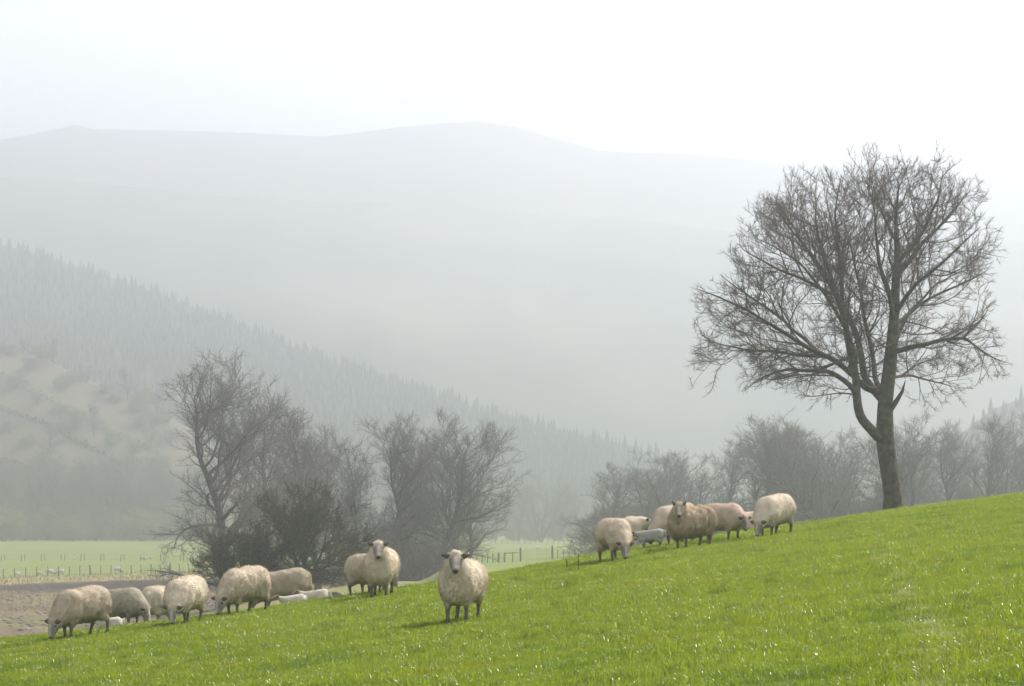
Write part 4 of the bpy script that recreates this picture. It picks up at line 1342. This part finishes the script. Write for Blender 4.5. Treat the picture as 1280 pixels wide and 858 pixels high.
    w1 = r.uniform(0, 1, (locks, 1)); w2 = r.uniform(0, 1, (locks, 1)); fl = (w1 + w2) > 1
    w1 = np.where(fl, 1 - w1, w1); w2 = np.where(fl, 1 - w2, w2)
    c = V[tri[pick, 0]] + w1 * e1[pick] + w2 * e2[pick]
    nn_ = nr[pick]
    lean = nn_ * r.uniform(0.3, 0.7, (locks, 1)) + np.array([-0.15, 0, -0.55]) + r.normal(0, 0.30, (locks, 3))
    cl = noise3(c[:, 0] * 12, c[:, 1] * 12, c[:, 2] * 8, seed + 3)[:, None]
    lean += np.array([0.25, 0.25, 0.1]) * cl
    out_ = (lean * nn_).sum(1, keepdims=True)
    lean = lean + nn_ * np.maximum(0.25 - out_, 0)
    lean /= np.linalg.norm(lean, axis=1, keepdims=True)
    ln = r.uniform(0.018, 0.042, (locks, 1)) * (1 + 0.6 * shag + 0.35 * cl) * (0.6 if lamb else 1)
    sd = np.cross(lean, nn_ + r.normal(0, 0.4, nn_.shape)); sd /= np.linalg.norm(sd, axis=1, keepdims=True) + 1e-9
    up2 = np.cross(sd, lean)
    wd = r.uniform(0.002, 0.0038, (locks, 1))
    c = c - nn_ * 0.006
    LV = np.stack([c - sd * wd, c + sd * wd, c + up2 * wd, c + lean * ln], 1).reshape(-1, 3)
    LF = (np.arange(locks)[:, None, None] * 4 + np.array([(0, 1, 3), (1, 2, 3), (2, 0, 3)])[None]).reshape(-1, 3)
    fm = mesh_np(name + '_fleece', LV, LF, M_fleece)
    fo = obj('fleece', fm, o)
    fo.color = (*tint, 1)
    fo['kind'] = 'stuff'
    for s in (-1, 1):
        eo = obj('eye', EYE, o)
        eo.location = poll + hd * 0.055 * hs_ + side * s * 0.066 * hs_ + upv * 0.028
    return tag(o, label, cat, group)

def ball(r, n=8):
    V = [(0, 0, r)]; 
    for i in range(1, 5):
        for j in range(n):
            a, b = math.pi * i / 5, 2 * math.pi * j / n
            V.append((r * math.sin(a) * math.cos(b), r * math.sin(a) * math.sin(b), r * math.cos(a)))
    V.append((0, 0, -r))
    T = [(0, 1 + j, 1 + (j + 1) % n) for j in range(n)] + [(len(V) - 1, 1 + 3 * n + (j + 1) % n, 1 + 3 * n + j) for j in range(n)]
    Qd = [(1 + i * n + j, 1 + (i + 1) * n + j, 1 + (i + 1) * n + (j + 1) % n, 1 + i * n + (j + 1) % n) for i in range(3) for j in range(n)]
    return mesh_np('eye', V, [np.array(Qd), np.array(T)], M_eye, True)
EYE = ball(0.016)

GL_, GM, GR = 'flock near the river side of the slope', 'ewes standing and watching', 'flock near the oak side of the slope'
S = make_sheep
S('sheep', 101, 40.0, 229, 'graze', 'plump tan ewe with head down, furthest down the slope from the oak', 0.921, seed=1, tint=(.80, .74, .66), group=GL_, step=(.05, -.03, -.06, .05), yaw=5)
S('sheep', 152, 46.0, 330, 'graze', 'shade-tinted ewe grazing behind the plump tan ewe, facing the opposite way', 0.883, seed=2, tint=(.72, .70, .65), group=GL_, step=(.03, .0, -.05, .04))  # dark tint puts this ewe's shade into its wool colour
S('sheep', 199, 48.5, 75, 'graze', 'pale ewe mostly hidden, rump showing beyond the shade-tinted ewe', 0.9, seed=3, tint=(1, .97, .9), group=GL_)
S('lamb', 136, 43.0, 190, 'level', 'small white lamb lying behind the plump tan ewe', 0.42, lamb=True, lying=True, seed=4, tint=(.85, .85, .84), group='lambs lying in the grass', locks=2500)
S('sheep', 231, 41.0, 253, 'graze', 'pale ewe grazing head-on with its back turned away up the slope', 0.902, seed=5, tint=(1, .96, .88), group=GL_, step=(.02, -.06, .04, -.05), yaw=8)
S('sheep', 304, 43.0, 234, 'graze', 'cream shaggy ewe grazing in front of the darker broadside ewe', 0.931, seed=6, tint=(.98, .93, .84), shag=.35, group=GL_, step=(.04, -.02, -.05, .06))
S('sheep', 352, 49.0, 188, 'graze', 'broadside ewe below the hawthorn with head hidden behind the cream ewe', 0.902, seed=7, tint=(.76, .71, .64), group=GL_)
S('lamb', 366, 46.3, 200, 'level', 'white lamb lying with raised head close to the broadside ewe', 0.44, lamb=True, lying=True, seed=8, tint=(.88, .88, .85), group='lambs lying in the grass', locks=2500)
S('lamb', 394, 46.8, 172, 'level', 'larger white lamb lying under the hawthorn trunk', 0.48, lamb=True, lying=True, seed=9, tint=(.88, .87, .83), group='lambs lying in the grass', locks=2500)
S('sheep', 476, 43.6, 266, 'up', 'cream ewe of the standing pair, facing with head raised', 0.97, seed=10, tint=(1, .95, .87), group=GM, fat=1.03, yaw=6, ear=.3, step=(.0, .03, -.02, .03))
S('sheep', 459, 45.0, 305, 'graze', 'ewe half hidden behind the facing ewe of the standing pair', 0.88, seed=11, tint=(.95, .88, .8), group=GM)
S('sheep', 577, 33.0, 258, 'up', 'round woolly ewe standing alone and staring, casting a shadow on open grass', 0.931, seed=12, tint=(1, .95, .88), group=GM, fat=0.98, yaw=12, ear=.12, step=(-.02, .03, .0, .02), locks=15000)
S('sheep', 768, 46.6, 287, 'graze', 'plump ewe grazing beside the dark weed stalk', 0.93, seed=13, tint=(1, .93, .84), group=GR, step=(.02, -.04, .05, -.03))
S('sheep', 775, 54.0, 5, 'level', 'pale ewe in profile with head up, behind the ewe by the weed stalk', 0.85, seed=14, tint=(1.1, 1.03, .95), group=GR, headz=-.05)
S('lamb', 813, 51.0, 176, 'level', 'greyish lamb standing in front of the profile ewe', 0.5, lamb=True, seed=15, tint=(.62, .65, .68), group='lambs on the slope', locks=2500, headz=-.08)
S('sheep', 842, 51.5, 222, 'graze', 'large smooth ewe grazing half hidden behind the shaggy ewe', 0.98, seed=16, tint=(.95, .88, .82), group=GR, headz=.05)
S('sheep', 864, 48.5, 220, 'up', 'shaggy brown-fleeced ewe looking up with pricked ears', 0.9, seed=17, tint=(.85, .77, .67), shag=1.0, group=GR, yaw=45, ear=.75, fat=1.06, headz=-.02, locks=15000)
S('sheep', 905, 50.5, 314, 'graze', 'pinkish ewe lowering its head to face the ewe by the oak', 0.89, seed=18, tint=(.98, .88, .82), group=GR, headz=.12, step=(.03, -.03, -.12, .06), yaw=-5)
S('sheep', 940, 58.0, 20, 'level', 'resting sheep with only its back showing over the brow', 0.9, lying=True, seed=19, tint=(.98, .9, .85), group=GR)
S('sheep', 967, 49.3, 236, 'graze', 'pale round ewe grazing alone nearest the oak trunk', 0.95, seed=20, tint=(1.02, .97, .9), group=GR, step=(.04, -.03, -.06, .03), fat=1.04)

# distant flock on the valley field
far_src = make_sheep('sheep', 62, 352, 10, 'graze', 'distant ewe of a touching pair behind the river bank fence', 1.0, seed=30, tint=(1.0, 1.0, .98), group='distant sheep in the valley field', locks=600, h=0.03)
LBF = 'distant sheep dot in the valley field'
for (px, d, rz, s, lb) in [(75, 352, 3.0, 1.0, 'distant ewe of a touching pair behind the river bank fence'), (148, 365, 0.1, 1.05, 'distant sheep standing alone broadside at the river bank fence'),
                           (22, 345, 0.4, 0.7, 'distant lamb near the end of the river bank fence'), (49, 348, 2.9, 0.7, 'second distant lamb near the end of the river bank fence'),
                           (179, 462, 0.2, 1.0, 'distant ewe beside another at the double field fence'), (188, 466, 2.0, 0.85, 'smaller distant ewe beside another at the double field fence'), (92, 470, 0.5, 0.6, 'tiny distant lamb by the double field fence'),
                           (672, 600, 0.5, 0.9, LBF)]:
    o = copy_thing(far_src, at(px, d), rz, s)
    tag(o, lb, 'sheep', 'distant sheep in the valley field')
    for ch in o.children: ch.color = o.color

# ------------------------------------------------------------------ haze
def haze():
    x0, x1, y0, y1, z0, z1 = -1750, 1750, -350, 3350, -11.2, 375
    V = [(x, y, z) for z in (z0, z1) for (x, y) in ((x0, y0), (x1, y0), (x1, y1), (x0, y1))]
    Fq = [(3, 2, 1, 0), (4, 5, 6, 7), (0, 1, 5, 4), (1, 2, 6, 5), (2, 3, 7, 6), (3, 0, 4, 7)]
    m, nt, out = new_mat('haze_air')
    v = nd(nt, 'ShaderNodeVolumePrincipled')
    v.inputs['Color'].default_value = (0.868, 0.892, 0.953, 1)
    v.inputs['Density'].default_value = HAZE_DENSITY
    v.inputs['Anisotropy'].default_value = HAZE_G
    nt.links.new(v.outputs[0], out.inputs['Volume'])
    o = obj('haze', mesh_np('haze', V, np.array(Fq), m))
    tag(o, 'pale mist filling the valley air', 'haze', kind='stuff')
haze()
